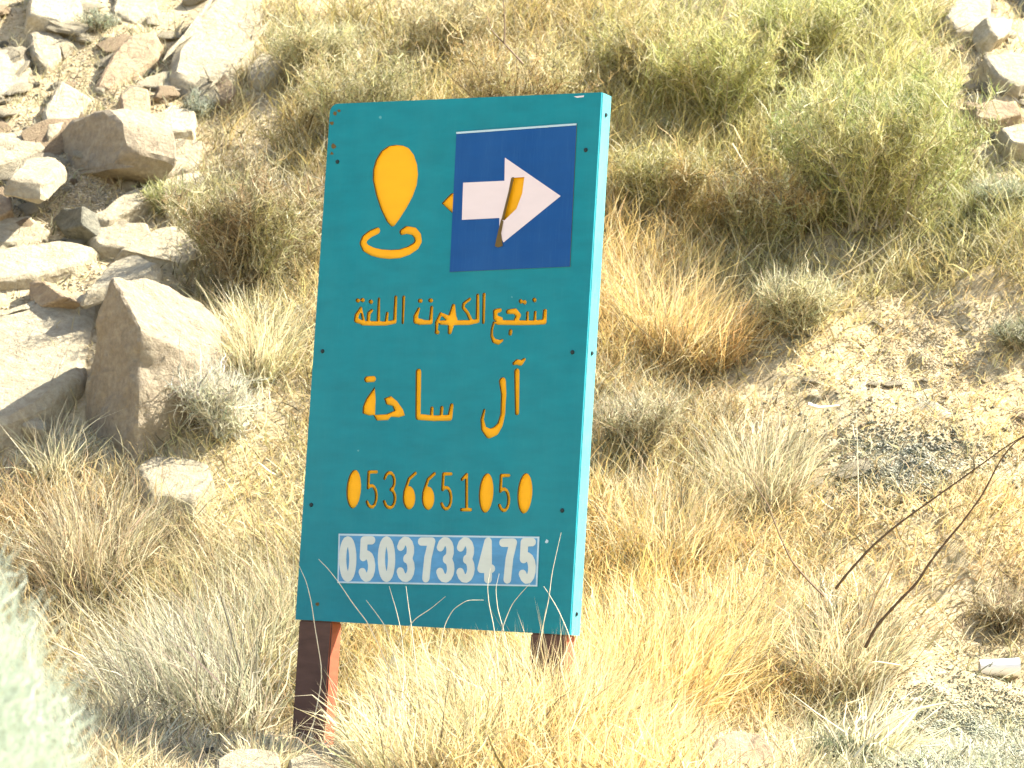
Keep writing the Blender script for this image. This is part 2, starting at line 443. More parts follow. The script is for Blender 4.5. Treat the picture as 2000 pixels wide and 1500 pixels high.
sheet('side_frame', [rect(-BW / 2, BW / 2 + .001, 0, BH, .035), rect(-BW / 2 + .012, BW / 2 - .012, .012, BH - .04)], .0125, BT, [M_TEALSIDE], sign)
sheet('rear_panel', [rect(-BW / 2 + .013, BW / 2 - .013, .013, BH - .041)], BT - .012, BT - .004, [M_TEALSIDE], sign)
# arrow sticker
stk = crop([(943, 318), (1700, 266), (1657, 1164), (900, 1198)], 600, 160)
tear = crop([(1288, 606), (1372, 600), (1358, 705), (1322, 800), (1248, 872), (1228, 872), (1262, 740)], 600, 160)
ast = sheet('arrow_sheet', [stk, tear], -.0035, -.0002, [M_BLUE, M_CUT], sign)
arr = crop([(986, 636), (1246, 624), (1249, 478), (1600, 720), (1240, 1012), (1214, 960), (1214, 858), (978, 870)], 600, 160)
sheet('arrow', [arr, tear], -.0045, -.0037, [M_WHITE], ast)
sheet('sheet_edge', [crop([(943, 317), (1700, 262), (1700, 274), (943, 329)], 600, 160)], -.0050, -.0036, [M_EDGEW], ast)
sheet('torn_flap', [crop([(1228, 868), (1240, 880), (1226, 955), (1236, 1035), (1205, 1044), (1188, 1036), (1208, 945)], 600, 160)], -.0080, -.0047, [M_CUT], ast)
sheet('torn_edge', [crop([(1296, 602), (1308, 602), (1242, 872), (1228, 868)], 600, 160)], -.0060, -.0046, [M_CUT], ast)
# number sticker
nst = sheet('number_strip', [crop([(330, 556), (1595, 575), (1581, 889), (322, 867)], 560, 870)], -.0030, -.0002, [M_STRIP], sign)
dx = [(388, 716), (510, 716), (632, 717), (755, 718), (885, 719), (1005, 721), (1132, 722), (1260, 725), (1398, 726), (1520, 728)]
for ch, (cx, cy) in zip('0503733475', dx):
    f2 = Field(); digit_stroke(ch, cx, cy, 64, 236, 23, f2, 560, 870)
    sheet('digit', f2.contours(), -.0042, -.0032, [M_DIGIT], nst)
sheet('strip_border', [crop([(330, 556), (1595, 575), (1581, 889), (322, 867)], 560, 870), crop([(338, 568), (1583, 586), (1572, 879), (331, 856)], 560, 870)], -.0038, -.0032, [M_EDGEW], nst)
def screw(px, py, side=False):
    bm = bmesh.new(); bmesh.ops.create_cone(bm, cap_ends=True, segments=12, radius1=.009, radius2=.006, depth=.006)
    p = uv(px, py)
    R = Matrix.Rotation(math.radians(90), 3, 'Y' if side else 'X')
    loc = Vector((BW / 2 + .003, .045, p[1])) if side else Vector((p[0], -.0025, p[1]))
    for v in bm.verts: v.co = R @ v.co + loc
    me = bpy.data.meshes.new('screw'); bm.to_mesh(me); bm.free(); link('screw', me, M_SCREW, sign)
for p in ((659, 316), (1144, 293), (630, 686), (1118, 688), (608, 986), (1098, 997)): screw(*p)
for p in ((1172, 220), (1142, 687), (1112, 1198)): screw(*p, side=True)
chip = crop([(1680, 92), (1745, 85), (1742, 96), (1700, 100)], 600, 160)
sheet('paint_chip', [chip], -.0012, -.0002, [M_WHITE], sign)
rc = random.Random(3)
for (px, py, r, m) in ((654, 222, 5, M_CUT), (648, 240, 4, M_CUT), (662, 216, 3, M_CUT), (652, 286, 5, M_CUT), (648, 300, 3, M_CUT), (743, 230, 3, M_TEALSIDE), (1068, 1058, 4, M_EDGEW), (700, 880, 2, M_TEALSIDE), (620, 1180, 4, M_CUT), (1000, 580, 2, M_TEALSIDE)):
    q = [(px + r * rc.uniform(.5, 1.3) * math.cos(a), py + r * rc.uniform(.5, 1.3) * math.sin(a)) for a in np.linspace(0, 6.28, 8)[:-1]]
    sheet('paint_chip', [crop(q, 0, 0, 1.0)], -.0010, -.0002, [m], sign)
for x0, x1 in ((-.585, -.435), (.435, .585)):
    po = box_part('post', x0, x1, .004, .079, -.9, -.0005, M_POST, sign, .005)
    po.data.materials.append(M_POST_SHADE)
    for f in po.data.polygons: f.material_index = 1 if f.normal.y < -.6 else 0  # front faces take the primer with shade in its colour

# ---------------------------------------------------------------- rocks
def finish_rock(bm, size, seed, rough=.05, cuts=2, bev=.06):
    bmesh.ops.bevel(bm, geom=bm.edges[:], offset=size * bev, segments=1, affect='EDGES')
    bmesh.ops.triangulate(bm, faces=bm.faces[:])
    for k in range(cuts):
        lim = size * (.55 / (1.8 ** k))
        es = [e for e in bm.edges if e.calc_length() > lim * .6]
        if es: bmesh.ops.subdivide_edges(bm, edges=es, cuts=1, use_grid_fill=True)
        bmesh.ops.triangulate(bm, faces=[f for f in bm.faces if len(f.verts) > 3])
    bm.normal_update()
    off = Vector((seed * 3.1, seed * 1.7, -seed * 2.3))
    disp = {}
    for v in bm.verts:
        p = v.co / size
        n1 = noise.fractal(p * 2.2 + off, 1.0, 2.0, 4)
        n2 = noise.ridged_multi_fractal(p * 5 + off, 1.0, 2.0, 3, 1.0, 2.0) - 1
        disp[v] = v.normal * size * (rough * n1 + rough * .25 * n2)
    for v, d in disp.items(): v.co += d

def hull(pts):
    bm = bmesh.new()
    for p in pts: bm.verts.new(p)
    r = bmesh.ops.convex_hull(bm, input=bm.verts[:])
    junk = [g for g in set(r['geom_interior'] + r['geom_unused']) if isinstance(g, bmesh.types.BMVert)]
    if junk: bmesh.ops.delete(bm, geom=junk, context='VERTS')
    return bm

def rock_mesh(seed, flat=.6, cuts=2):
    rnd = random.Random(seed)
    pts = []
    for i in range(13):
        v = Vector((rnd.gauss(0, 1), rnd.gauss(0, 1), rnd.gauss(0, 1))).normalized() * rnd.uniform(.75, 1)
        pts.append((v.x * rnd.uniform(.8, 1.15), v.y * .8, v.z * flat))
    bm = hull(pts); finish_rock(bm, 1.0, seed, .07, cuts, .05)
    me = bpy.data.meshes.new('stone'); bm.to_mesh(me); bm.free(); me.polygons.foreach_set('use_smooth', [False] * len(me.polygons))
    return me

def slab(name, label, outline, thick, mat, nrm=(0.1, -.62, .78), lift=.05, seed=0, cat='rock', cuts=3, rough=.035, group=None, push=0.0):
    P = np.array(outline, float); c = P.mean(0)
    hit = ground_hit(np.array([c[0]]), np.array([c[1]]))[0]
    n = Vector(nrm).normalized(); q = Vector(hit) + n * lift + Vector((0, push, 0))
    d = rays(P[:, 0], P[:, 1]); t = ((np.array(q) - CAM) @ np.array(n)) / (d @ np.array(n))
    W = CAM + d * t[:, None]
    cen = Vector(W.mean(0)); size = float(np.abs(W - W.mean(0)).max())
    pts = []
    for p in W:
        p = Vector(p) - cen
        pts.append(p * .9); pts.append(p * 1.0 - n * thick * .3); pts.append(p * 1.12 - n * thick)
    bm = hull(pts); finish_rock(bm, size, seed, rough, cuts, .045)
    me = bpy.data.meshes.new(name); bm.to_mesh(me); bm.free()
    o = link(name, me, mat); o.location = cen
    me.polygons.foreach_set('use_smooth', [True] * len(me.polygons))
    try: me.set_sharp_from_angle(angle=math.radians(28))
    except Exception: pass
    return tag(o, label, cat, group)

# the big leaning boulder: shaded left face, lit upper face
def boulder():
    base = Vector(ground_hit(np.array([240.]), np.array([905.]))[0])
    D0 = base.y
    def at(px, py, y):
        d = rays(px, py); return Vector(CAM + d * (y / d[1]))
    top = [(216, 536, .16), (300, 548, .36), (395, 592, .50), (445, 650, .55)]
    low = [(280, 645, -.02), (295, 700, -.02)]
    pts = [at(x, y, D0 + k) for x, y, k in top]
    pts += [at(272, 640, D0 + .0), at(330, 676, D0 + .05), at(400, 690, D0 + .20)]
    pts += [at(268, 800, D0 - .04), at(262, 960, D0 - .02), at(166, 970, D0 + .30), at(168, 780, D0 + .34), at(190, 640, D0 + .30)]
    pts += [at(440, 800, D0 + .3), at(420, 960, D0 + .25), at(300, 620, D0 + .75), at(230, 800, D0 + .8), at(420, 800, D0 + .9)]
    cen = sum(pts, Vector()) / len(pts)
    bm = hull([p - cen for p in pts]); finish_rock(bm, .4, 3, .055, 4, .02)
    me = bpy.data.meshes.new('boulder'); bm.to_mesh(me); bm.free()
    o = link('boulder', me, M_BOULDER); o.location = cen
    me.polygons.foreach_set('use_smooth', [True] * len(me.polygons)); me.set_sharp_from_angle(angle=math.radians(25))
    tag(o, 'largest angular boulder, left of the signboard, with shaded left face and lit sloping top', 'boulder')
boulder()

LEFTN = (-.55, -.55, .45)
slab('rock_slab', 'large smooth pale slab at the top edge beside a dark crevice, upper left', [(335, 100), (375, 35), (430, -25), (512, -30), (520, 30), (498, 92), (468, 118), (440, 158), (375, 168), (325, 150)], .25, M_ROCK, lift=.10, seed=1)
slab('rock_slab', 'slanting cream slab left of the large smooth slab at the top', [(180, 172), (212, 105), (255, 62), (305, 52), (320, 78), (312, 112), (265, 145), (205, 182)], .2, M_ROCKW, lift=.09, seed=2)
slab('rock', 'small cream rock near the upper left corner above the shaded ledge', [(55, 62), (98, 50), (128, 70), (120, 112), (90, 132), (62, 102)], .14, M_ROCK, lift=.05, seed=3)
slab('rock_slab', 'broad pale slab cut by the left edge, near the top left corner', [(-80, 100), (0, 88), (48, 80), (62, 140), (76, 182), (50, 222), (0, 252), (-80, 245)], .25, M_ROCK, lift=.07, seed=4)
slab('rock', 'rounded cream rock sitting just above the dark shaded ledge', [(232, 182), (262, 165), (292, 170), (294, 202), (272, 236), (238, 226)], .16, M_ROCKW, lift=.10, seed=5)
slab('rock_ledge', 'dark shaded ledge facing left below the rounded cream rock', [(86, 292), (130, 232), (205, 202), (240, 232), (248, 290), (228, 330), (165, 345), (105, 350)], .3, M_BOULDER, nrm=(-.72, -.6, .12), lift=.12, seed=6)
slab('rock_ledge', 'pointed pale ledge tip jutting left beneath the dark shaded ledge', [(12, 345), (50, 305), (110, 300), (130, 322), (85, 358)], .10, M_ROCK, nrm=(.1, -.35, .93), lift=.12, seed=7)
slab('rock', 'rounded orange-tan rock half cut by the left edge', [(-45, 395), (0, 375), (24, 388), (27, 410), (0, 425), (-45, 425)], .15, M_ROCKW, lift=.08, seed=8)
slab('rock_slab', 'long thin pale slab slanting up towards the olive bush', [(168, 425), (245, 372), (325, 344), (345, 358), (300, 385), (205, 438)], .12, M_ROCK, lift=.07, seed=9)
slab('rock', 'blocky brown-grey rock lying left of the long thin slab', [(98, 430), (120, 405), (165, 400), (162, 440), (120, 455)], .12, M_ROCKG, nrm=(-.6, -.6, .5), lift=.06, seed=10)
slab('rock_slab', 'pale flat slab above the brown wedge rock', [(-60, 500), (20, 480), (120, 465), (195, 476), (150, 515), (70, 540), (-60, 555)], .14, M_ROCK, lift=.07, seed=11)
slab('rock_slab', 'curved grey-topped slab overhanging just behind the big boulder', [(160, 575), (195, 535), (225, 505), (270, 492), (310, 515), (300, 532), (230, 530)], .07, M_ROCK, nrm=(-.1, -.45, .9), lift=.13, seed=12)
slab('rock', 'brown wedge-shaped rock on the pale ledge left of the big boulder', [(52, 548), (85, 546), (132, 580), (80, 602), (56, 592)], .10, M_ROCKW, nrm=(-.55, -.7, .3), lift=.12, seed=13)
slab('rock_slab', 'broad smooth pale rock face left of the big boulder', [(-90, 640), (0, 600), (90, 575), (195, 560), (186, 640), (165, 740), (100, 790), (0, 838), (-90, 830)], .25, M_ROCK, nrm=(.05, -.6, .8), lift=.06, seed=14)
slab('rock_slab', 'low flat pale rock at the foot of the big boulder', [(262, 905), (300, 885), (360, 888), (415, 905), (420, 935), (380, 972), (292, 968)], .12, M_ROCK, nrm=(.1, -.5, .86), lift=.06, seed=15)
slab('stone', 'small wedge of pale stone left of the big boulder foot, by the tall straw', [(40, 802), (62, 805), (96, 828), (88, 842), (42, 832)], .08, M_ROCK, lift=.07, seed=16)
slab('rock', 'pitted pale rock at the bottom edge left of the left post', [(418, 1482), (450, 1460), (500, 1454), (548, 1466), (560, 1520), (418, 1530)], .2, M_ROCK, nrm=(.1, -.6, .8), lift=.17, seed=17)
slab('rock', 'pale rock at the bottom edge right in front of the left post', [(560, 1480), (600, 1466), (650, 1472), (665, 1500), (650, 1530), (565, 1530)], .2, M_ROCK, nrm=(.1, -.6, .8), lift=.15, seed=18)
slab('rock', 'blocky cream rock at the top right above the pointed white one', [(1842, 30), (1868, -10), (1935, -15), (1940, 20), (1915, 58), (1868, 62)], .2, M_ROCK, lift=.10, seed=19)
slab('rock', 'pointed white rock near the top right corner', [(1925, 30), (1982, 34), (1978, 62), (1950, 78), (1935, 60)], .14, M_ROCK, nrm=(.5, -.6, .6), lift=.12, seed=20)
slab('rock', 'pale ledge rock cut by the right edge near the top', [(1915, 108), (1960, 98), (2060, 95), (2060, 150), (1990, 170), (1945, 150)], .2, M_ROCK, lift=.08, seed=21)
slab('rock', 'low cream rock under the ledge at the right edge', [(1900, 205), (1940, 190), (1990, 200), (2000, 222), (1950, 235), (1905, 230)], .14, M_ROCKW, lift=.07, seed=22)
slab('rock', 'white rock at the right edge beside the green bush foot', [(1950, 248), (1990, 238), (2050, 245), (2050, 285), (1975, 280)], .14, M_ROCK, lift=.08, seed=23)
slab('rock', 'rounded golden rock at the bottom edge right of the golden grass', [(1365, 1500), (1395, 1440), (1440, 1415), (1495, 1430), (1530, 1480), (1535, 1540), (1365, 1540)], .2, M_ROCKW, nrm=(.25, -.6, .78), lift=.16, seed=24)
slab('rock', 'dark rock in the shaded hollow at the top right corner', [(1935, -30), (2060, -40), (2060, 30), (1990, 40), (1950, 10)], .2, M_ROCKG, nrm=(-.6, -.6, .3), lift=.1, seed=25)
slab('rock', 'grey slab in the grass at the upper left just right of the crevice', [(480, 130), (510, 100), (550, 105), (560, 135), (520, 160), (488, 158)], .12, M_ROCK, lift=.06, seed=26)
slab('rock', 'grey-brown flat rock between the two ledges at the far left', [(0, 350), (40, 358), (75, 372), (60, 398), (10, 392)], .1, M_ROCKG, nrm=(-.5, -.8, .1), lift=.05, seed=27)
slab('rock', 'cream rock with rough top below the long thin slab', [(170, 448), (220, 430), (290, 432), (305, 462), (250, 486), (185, 480)], .12, M_ROCK, lift=.06, seed=28)
slab('rock', 'cream rock right of the rounded cream rock, near the grey shrub', [(300, 225), (335, 200), (385, 215), (380, 255), (320, 262)], .12, M_ROCK, lift=.06, seed=29)

slab('rock_slab', 'cream slab between the broad edge slab and the slanting slab, upper left', [(80, 215), (120, 150), (185, 188), (150, 232), (92, 268)], .14, M_ROCK, lift=.05, seed=31)
slab('rock_slab', 'wide cream slab under the small grey-green shrub', [(245, 262), (330, 258), (405, 272), (385, 330), (300, 345), (252, 332)], .15, M_ROCK, lift=.05, seed=32)
slab('rock_slab', 'pale slab at the left edge between the broad slab and the pointed ledge tip', [(-60, 262), (70, 245), (95, 285), (40, 312), (-60, 335)], .15, M_ROCK, lift=.05, seed=33)
slab('rock_slab', 'cream slab running up right behind the big boulder top', [(225, 488), (305, 440), (400, 428), (425, 468), (360, 520), (312, 508)], .14, M_ROCK, lift=.05, seed=34)
slab('rock_slab', 'pale slab above the low yellowish-green shrub', [(295, 350), (390, 328), (425, 375), (340, 418)], .12, M_ROCK, lift=.04, seed=35)
slab('rock_slab', 'low pale slab at the left edge just above the flat slab', [(-70, 435), (60, 415), (105, 448), (60, 476), (-70, 482)], .12, M_ROCK, lift=.05, seed=36)
slab('rock_slab', 'cream slab at the top edge left of the large smooth slab', [(300, -35), (228, -35), (215, 25), (262, 45), (315, 30)], .15, M_ROCK, lift=.06, seed=37)
slab('rock_slab', 'pale slab at the top edge above the small cream corner rock', [(60, -35), (150, -35), (165, 20), (120, 45), (50, 30)], .15, M_ROCK, lift=.06, seed=38)
slab('rock_slab', 'pale broken slab on the right bank above the dark gravel', [(1660, 660), (1740, 625), (1850, 640), (1900, 690), (1800, 730), (1690, 710)], .12, M_ROCK, lift=-.01, seed=39, rough=.09)
slab('rock_slab', 'pale crusty slab below the broken slab on the right bank', [(1720, 770), (1850, 745), (1950, 775), (1900, 830), (1770, 825)], .12, M_ROCK, lift=-.01, seed=40, rough=.09)

# scattered stones, each an object, sharing meshes
LIB = [rock_mesh(100 + i, .55 + .05 * (i % 5), 2) for i in range(8)]
LIBM = []
for me in LIB:
    for mt in (M_ROCK, M_ROCKW, M_ROCKG):
        c = me.copy(); c.materials.append(mt); LIBM.append(c)
LMK = [(425, 70, 'the large smooth slab at the top'), (245, 120, 'the slanting cream slab'), (20, 160, 'the broad slab cut by the left edge'), (262, 200, 'the rounded cream rock'),
 (165, 275, 'the dark shaded ledge'), (70, 330, 'the pointed ledge tip'), (0, 400, 'the orange-tan rock'), (250, 395, 'the long thin pale slab'), (130, 425, 'the blocky brown-grey rock'), (60, 510, 'the flat slab above the brown wedge'),
 (90, 572, 'the brown wedge rock'), (50, 700, 'the broad smooth rock face'), (65, 820, 'the small pale wedge stone'), (115, 900, 'the thin tall straw tuft'), (350, 235, 'the small grey-green shrub'), (190, 60, 'the top left shrub'),
 (1890, 20, 'the blocky cream rock, top right'), (1955, 50, 'the pointed white rock, top right'), (1980, 130, 'the ledge rock at the right edge'), (1950, 215, 'the low cream rock, right edge'), (1980, 262, 'the white rock at the right edge'),
 (1608, 793, 'the pale dead stick'), (1760, 905, 'the dark gravel patch'), (1800, 680, 'the pale litter hump'), (1960, 700, 'the dark straggly shrub'), (1952, 1305, 'the white cup'), (1690, 1410, 'the bright white rounded stone'), (1790, 1372, 'the bright white flat stone'),
 (480, 1490, 'the pitted pale rock'), (610, 1495, 'the rock in front of the left post'), (720, 1480, 'the foot of the straw between the posts'), (340, 930, 'the low flat rock by the boulder'), (85, 60, 'the small cream corner rock')]
def place_words(px, py):
    cx, cy, nm = min(LMK, key=lambda l: (l[0] - px) ** 2 + (l[1] - py) ** 2)
    a = int(round(math.atan2(py - cy, px - cx) / (math.pi / 4))) % 8
    far = math.hypot(px - cx, py - cy) > 45
    dirs = ['right of', 'below and right of', 'below', 'below and left of', 'left of', 'above and left of', 'above', 'above and right of']
    return ('' if far else 'close ') + dirs[a] + ' ' + nm
SEEN = set()
def scatter(n, x0, x1, y0, y1, s0, s1, label, group, name='stone', mats=(0, 0, 0, 1, 2), seed=1, keep=None, flat=1):
    rnd = random.Random(seed); k = 0; tries = 0
    while k < n and tries < n * 12:
        tries += 1
        px, py = rnd.uniform(x0, x1), rnd.uniform(y0, y1)
        if keep and not keep(px, py): continue
        me = LIBM[rnd.randrange(8) * 3 + rnd.choice(mats)]
        s = s0 * (s1 / s0) ** (rnd.random() ** 1.8)
        wd = ('tiny ' if s < .014 else 'small ' if s < .024 else 'fist-sized ' if s < .04 else 'larger ' if s < .08 else 'big ')
        co_ = {'pale_limestone': 'pale', 'warm_sandstone': 'tan', 'grey_stone': 'grey'}[me.materials[0].name]
        lab = wd + co_ + ' ' + name + ' ' + place_words(px, py)
        if lab in SEEN: continue
        SEEN.add(lab)
        p = ground_hit(np.array([px]), np.array([py]))[0]
        o = bpy.data.objects.new(name, me); COL.objects.link(o)
        nrm = tnormal(p[0], p[1])
        o.location = Vector(p) + nrm * s * .15
        o.rotation_euler = (nrm.to_track_quat('Z', 'Y').to_matrix() @ Matrix.Rotation(rnd.uniform(-3.1, 3.1), 3, 'Z') @ Matrix.Rotation(rnd.uniform(-.4, .4), 3, 'X')).to_euler()
        o.scale = (s * rnd.uniform(.9, 1.5), s * rnd.uniform(.8, 1.1), s * rnd.uniform(.5, .9) * flat)
        tag(o, lab, 'stone', group); k += 1
scatter(120, -60, 420, -20, 540, .015, .085, 'loose angular stone lying among the pale slabs, upper left', 'loose stones on the upper left slope', seed=1, keep=lambda x, y: x + .55 * y < 560)
scatter(60, -80, 430, -20, 540, .09, .24, 'embedded', 'larger rocks set in the upper left slope', seed=8, name='rock', keep=lambda x, y: x + .6 * y < 520, mats=(0, 0, 0, 0, 1), flat=.40)
scatter(16, 1850, 2060, -20, 320, .06, .14, 'embedded', 'rocks in the top right corner', seed=18, name='rock', mats=(0, 0, 1), flat=.5)
scatter(26, -60, 200, 820, 1000, .01, .03, 'small stone on the pale soil at the left edge, left of the big boulder', 'small stones at the left edge', seed=2)
scatter(45, 1820, 2060, -20, 330, .02, .07, 'loose angular stone among the rocks in the top right corner', 'loose stones in the top right corner', seed=3)
scatter(26, 1480, 2040, 600, 1010, .035, .08, 'embedded', 'rocks set in the right bank', seed=9, name='rock', mats=(0, 0, 1), flat=.55)
scatter(40, 1560, 2020, 640, 860, .008, .025, 'small pale stone lying in the straw litter of the right slope', 'small stones in the straw on the right', seed=4, mats=(0, 0, 1))
scatter(30, 1600, 2040, 1330, 1490, .008, .022, 'small pale stone on the grey-green gravel, lower right', 'small stones on the gravel at lower right', seed=5, mats=(0, 0, 2))
scatter(14, 400, 760, 1440, 1500, .012, .035, 'small stone on the ground around the foot of the left post', 'small stones at the left post', seed=6, mats=(0, 2))
for (px, py, s, lab) in ((1690, 1410, .028, 'bright white rounded stone on the gravel, lower right'), (1790, 1372, .024, 'bright white flat stone right of the rounded white one on the gravel'), (1728, 1326, .02, 'small white stone under the bent straw stem, lower right')):
    p = ground_hit(np.array([px]), np.array([py]))[0]
    me = LIB[3].copy(); me.materials.append(M_PLASTIC if 0 else M_WHITE)
    o = link('white_stone', me); o.location = Vector(p) + Vector((0, 0, s * .4)); o.scale = (s * 1.4, s, s * .7); tag(o, lab, 'stone')

# ---------------------------------------------------------------- gravel stuff
def gravel(name, label, n, cx, cy, rx, ry, s0, s1, cols, seed):
    r = np.random.default_rng(seed)
    a = r.uniform(0, 2 * math.pi, n); q = np.abs(r.normal(0, .62, n)) * (1 + .2 * np.sin(3 * a + seed) + .15 * np.sin(7 * a + 1))
    P = ground_hit(cx + rx * q * np.cos(a), cy + ry * q * np.sin(a))
    P[:, :2] += r.normal(0, .01, (n, 2)); P[:, 2] = height(P[:, 0], P[:, 1])
    base = np.array([(1, 0, 0), (-1, 0, 0), (0, 1, 0), (0, -1, 0), (0, 0, 1), (0, 0, -1), (.6, .6, .5), (-.6, -.5, .6)], float)[:6]
    s = s0 * (s1 / s0) ** r.random(n)
    V = base[None] * r.uniform(.6, 1.3, (n, 6, 1)) + r.normal(0, .15, (n, 6, 3))
    ang = r.uniform(0, 6.28, n); c, sn = np.cos(ang), np.sin(ang)
    V = np.stack([V[..., 0] * c[:, None] - V[..., 1] * sn[:, None], V[..., 0] * sn[:, None] + V[..., 1] * c[:, None], V[..., 2] * .6], -1)
    V = V * s[:, None, None] + P[:, None] + np.array([0, 0, 1]) * (s * .25)[:, None, None]
    F = np.array([(0, 2, 4), (2, 1, 4), (1, 3, 4), (3, 0, 4), (2, 0, 5), (1, 2, 5), (3, 1, 5), (0, 3, 5)])
    faces = (np.arange(n)[:, None, None] * 6 + F[None]).reshape(-1, 3)
    C = np.array(cols)[r.integers(0, len(cols), n)] * r.uniform(.7, 1.2, (n, 1))
    me = mesh_np(name, V.reshape(-1, 3), [faces], np.repeat(C, 6, 0), smooth=False)
    tag(link(name, me, M_TWIG), label, 'gravel', kind='stuff')
gravel('gravel', 'grey-green gravel and grit in the lower right corner', 40000, 1890, 1460, 330, 120, .0025, .008, [(.27, .28, .19), (.21, .22, .15), (.34, .34, .24), (.14, .14, .09), (.40, .37, .26)], 1)
gravel('gravel', 'patch of gravel on the right slope, its stones coloured dark for shade', 8000, 1760, 905, 150, 70, .003, .014, [(.16, .165, .11), (.23, .23, .16), (.11, .11, .08), (.38, .35, .26), (.3, .27, .19)], 2)  # stone colours darkened to stand for shade in the hollow
gravel('gravel', 'fine pale grit on the slope between the slabs, upper left', 16000, 180, 330, 330, 420, .003, .012, [(.5, .42, .28), (.4, .33, .22), (.3, .27, .2), (.58, .5, .36)], 3)
gravel('gravel', 'coarse grit scattered over the straw-coloured right slope', 9000, 1800, 700, 260, 150, .002, .008, [(.6, .5, .33), (.45, .36, .22), (.3, .25, .16)], 4)

# ---------------------------------------------------------------- grass and shrubs
def blades(P, L, W, lean_az, lean, curl, tint, rs, jit=0.0, seg=3, up=None):
    """ribbons. P (n,3) roots, L lengths, lean angle from up, lean_az azimuth, curl extra bend at the tip"""
    n = len(P)
    az = np.stack([np.cos(lean_az), np.sin(lean_az), np.zeros(n)], -1)
    upv = np.array([0, 0, 1.0]) if up is None else up
    pts = []; cur = P.copy(); pts.append(cur)
    for k in range(seg):
        a = (lean + curl * (k + .5) / seg)[:, None]
        d = np.cos(a) * upv + np.sin(a) * az
        if jit: d = d + rs.normal(0, jit, (n, 3))
        cur = cur + d * (L / seg)[:, None]; pts.append(cur)
    W = W * 1.8; tint = tint * np.array([1.0, 1.05, 1.05])
    th = rs.uniform(-.9, .9, n)                      # ribbon facing, mostly across the view
    side = np.stack([np.cos(th), np.sin(th), rs.uniform(-.25, .25, n)], -1)
    dirm = pts[-1] - pts[0]; dirm /= np.linalg.norm(dirm, axis=1, keepdims=True) + 1e-9
    side = side - dirm * (side * dirm).sum(1, keepdims=True); side /= np.linalg.norm(side, axis=1, keepdims=True) + 1e-9
    V = []
    for k in range(seg):
        wk = (W * (1 - .75 * k / seg))[:, None] * .5
        V += [pts[k] - side * wk, pts[k] + side * wk]
    V.append(pts[-1])
    m = 2 * seg + 1; V = np.stack(V, 1)
    F4 = np.array([(2 * k, 2 * k + 1, 2 * k + 3, 2 * k + 2) for k in range(seg - 1)]).reshape(-1, 4)
    F3 = np.array([(2 * seg - 2, 2 * seg - 1, 2 * seg)])
    b = np.arange(n)[:, None, None] * m
    return V.reshape(-1, 3), (b + F4[None]).reshape(-1, 4), (b + F3[None]).reshape(-1, 3), np.repeat(tint, m, 0), pts

def merge(name, parts, mat, parent=None):
    co, q, t, ti, o = [], [], [], [], 0
    for V, F4, F3, T, _ in parts:
        co.append(V); q.append(F4 + o); t.append(F3 + o); ti.append(T); o += len(V)
    fl = [np.concatenate(q), np.concatenate(t)]
    return link(name, mesh_np(name, np.concatenate(co), fl, np.clip(np.concatenate(ti), .005, .95)), mat, parent)

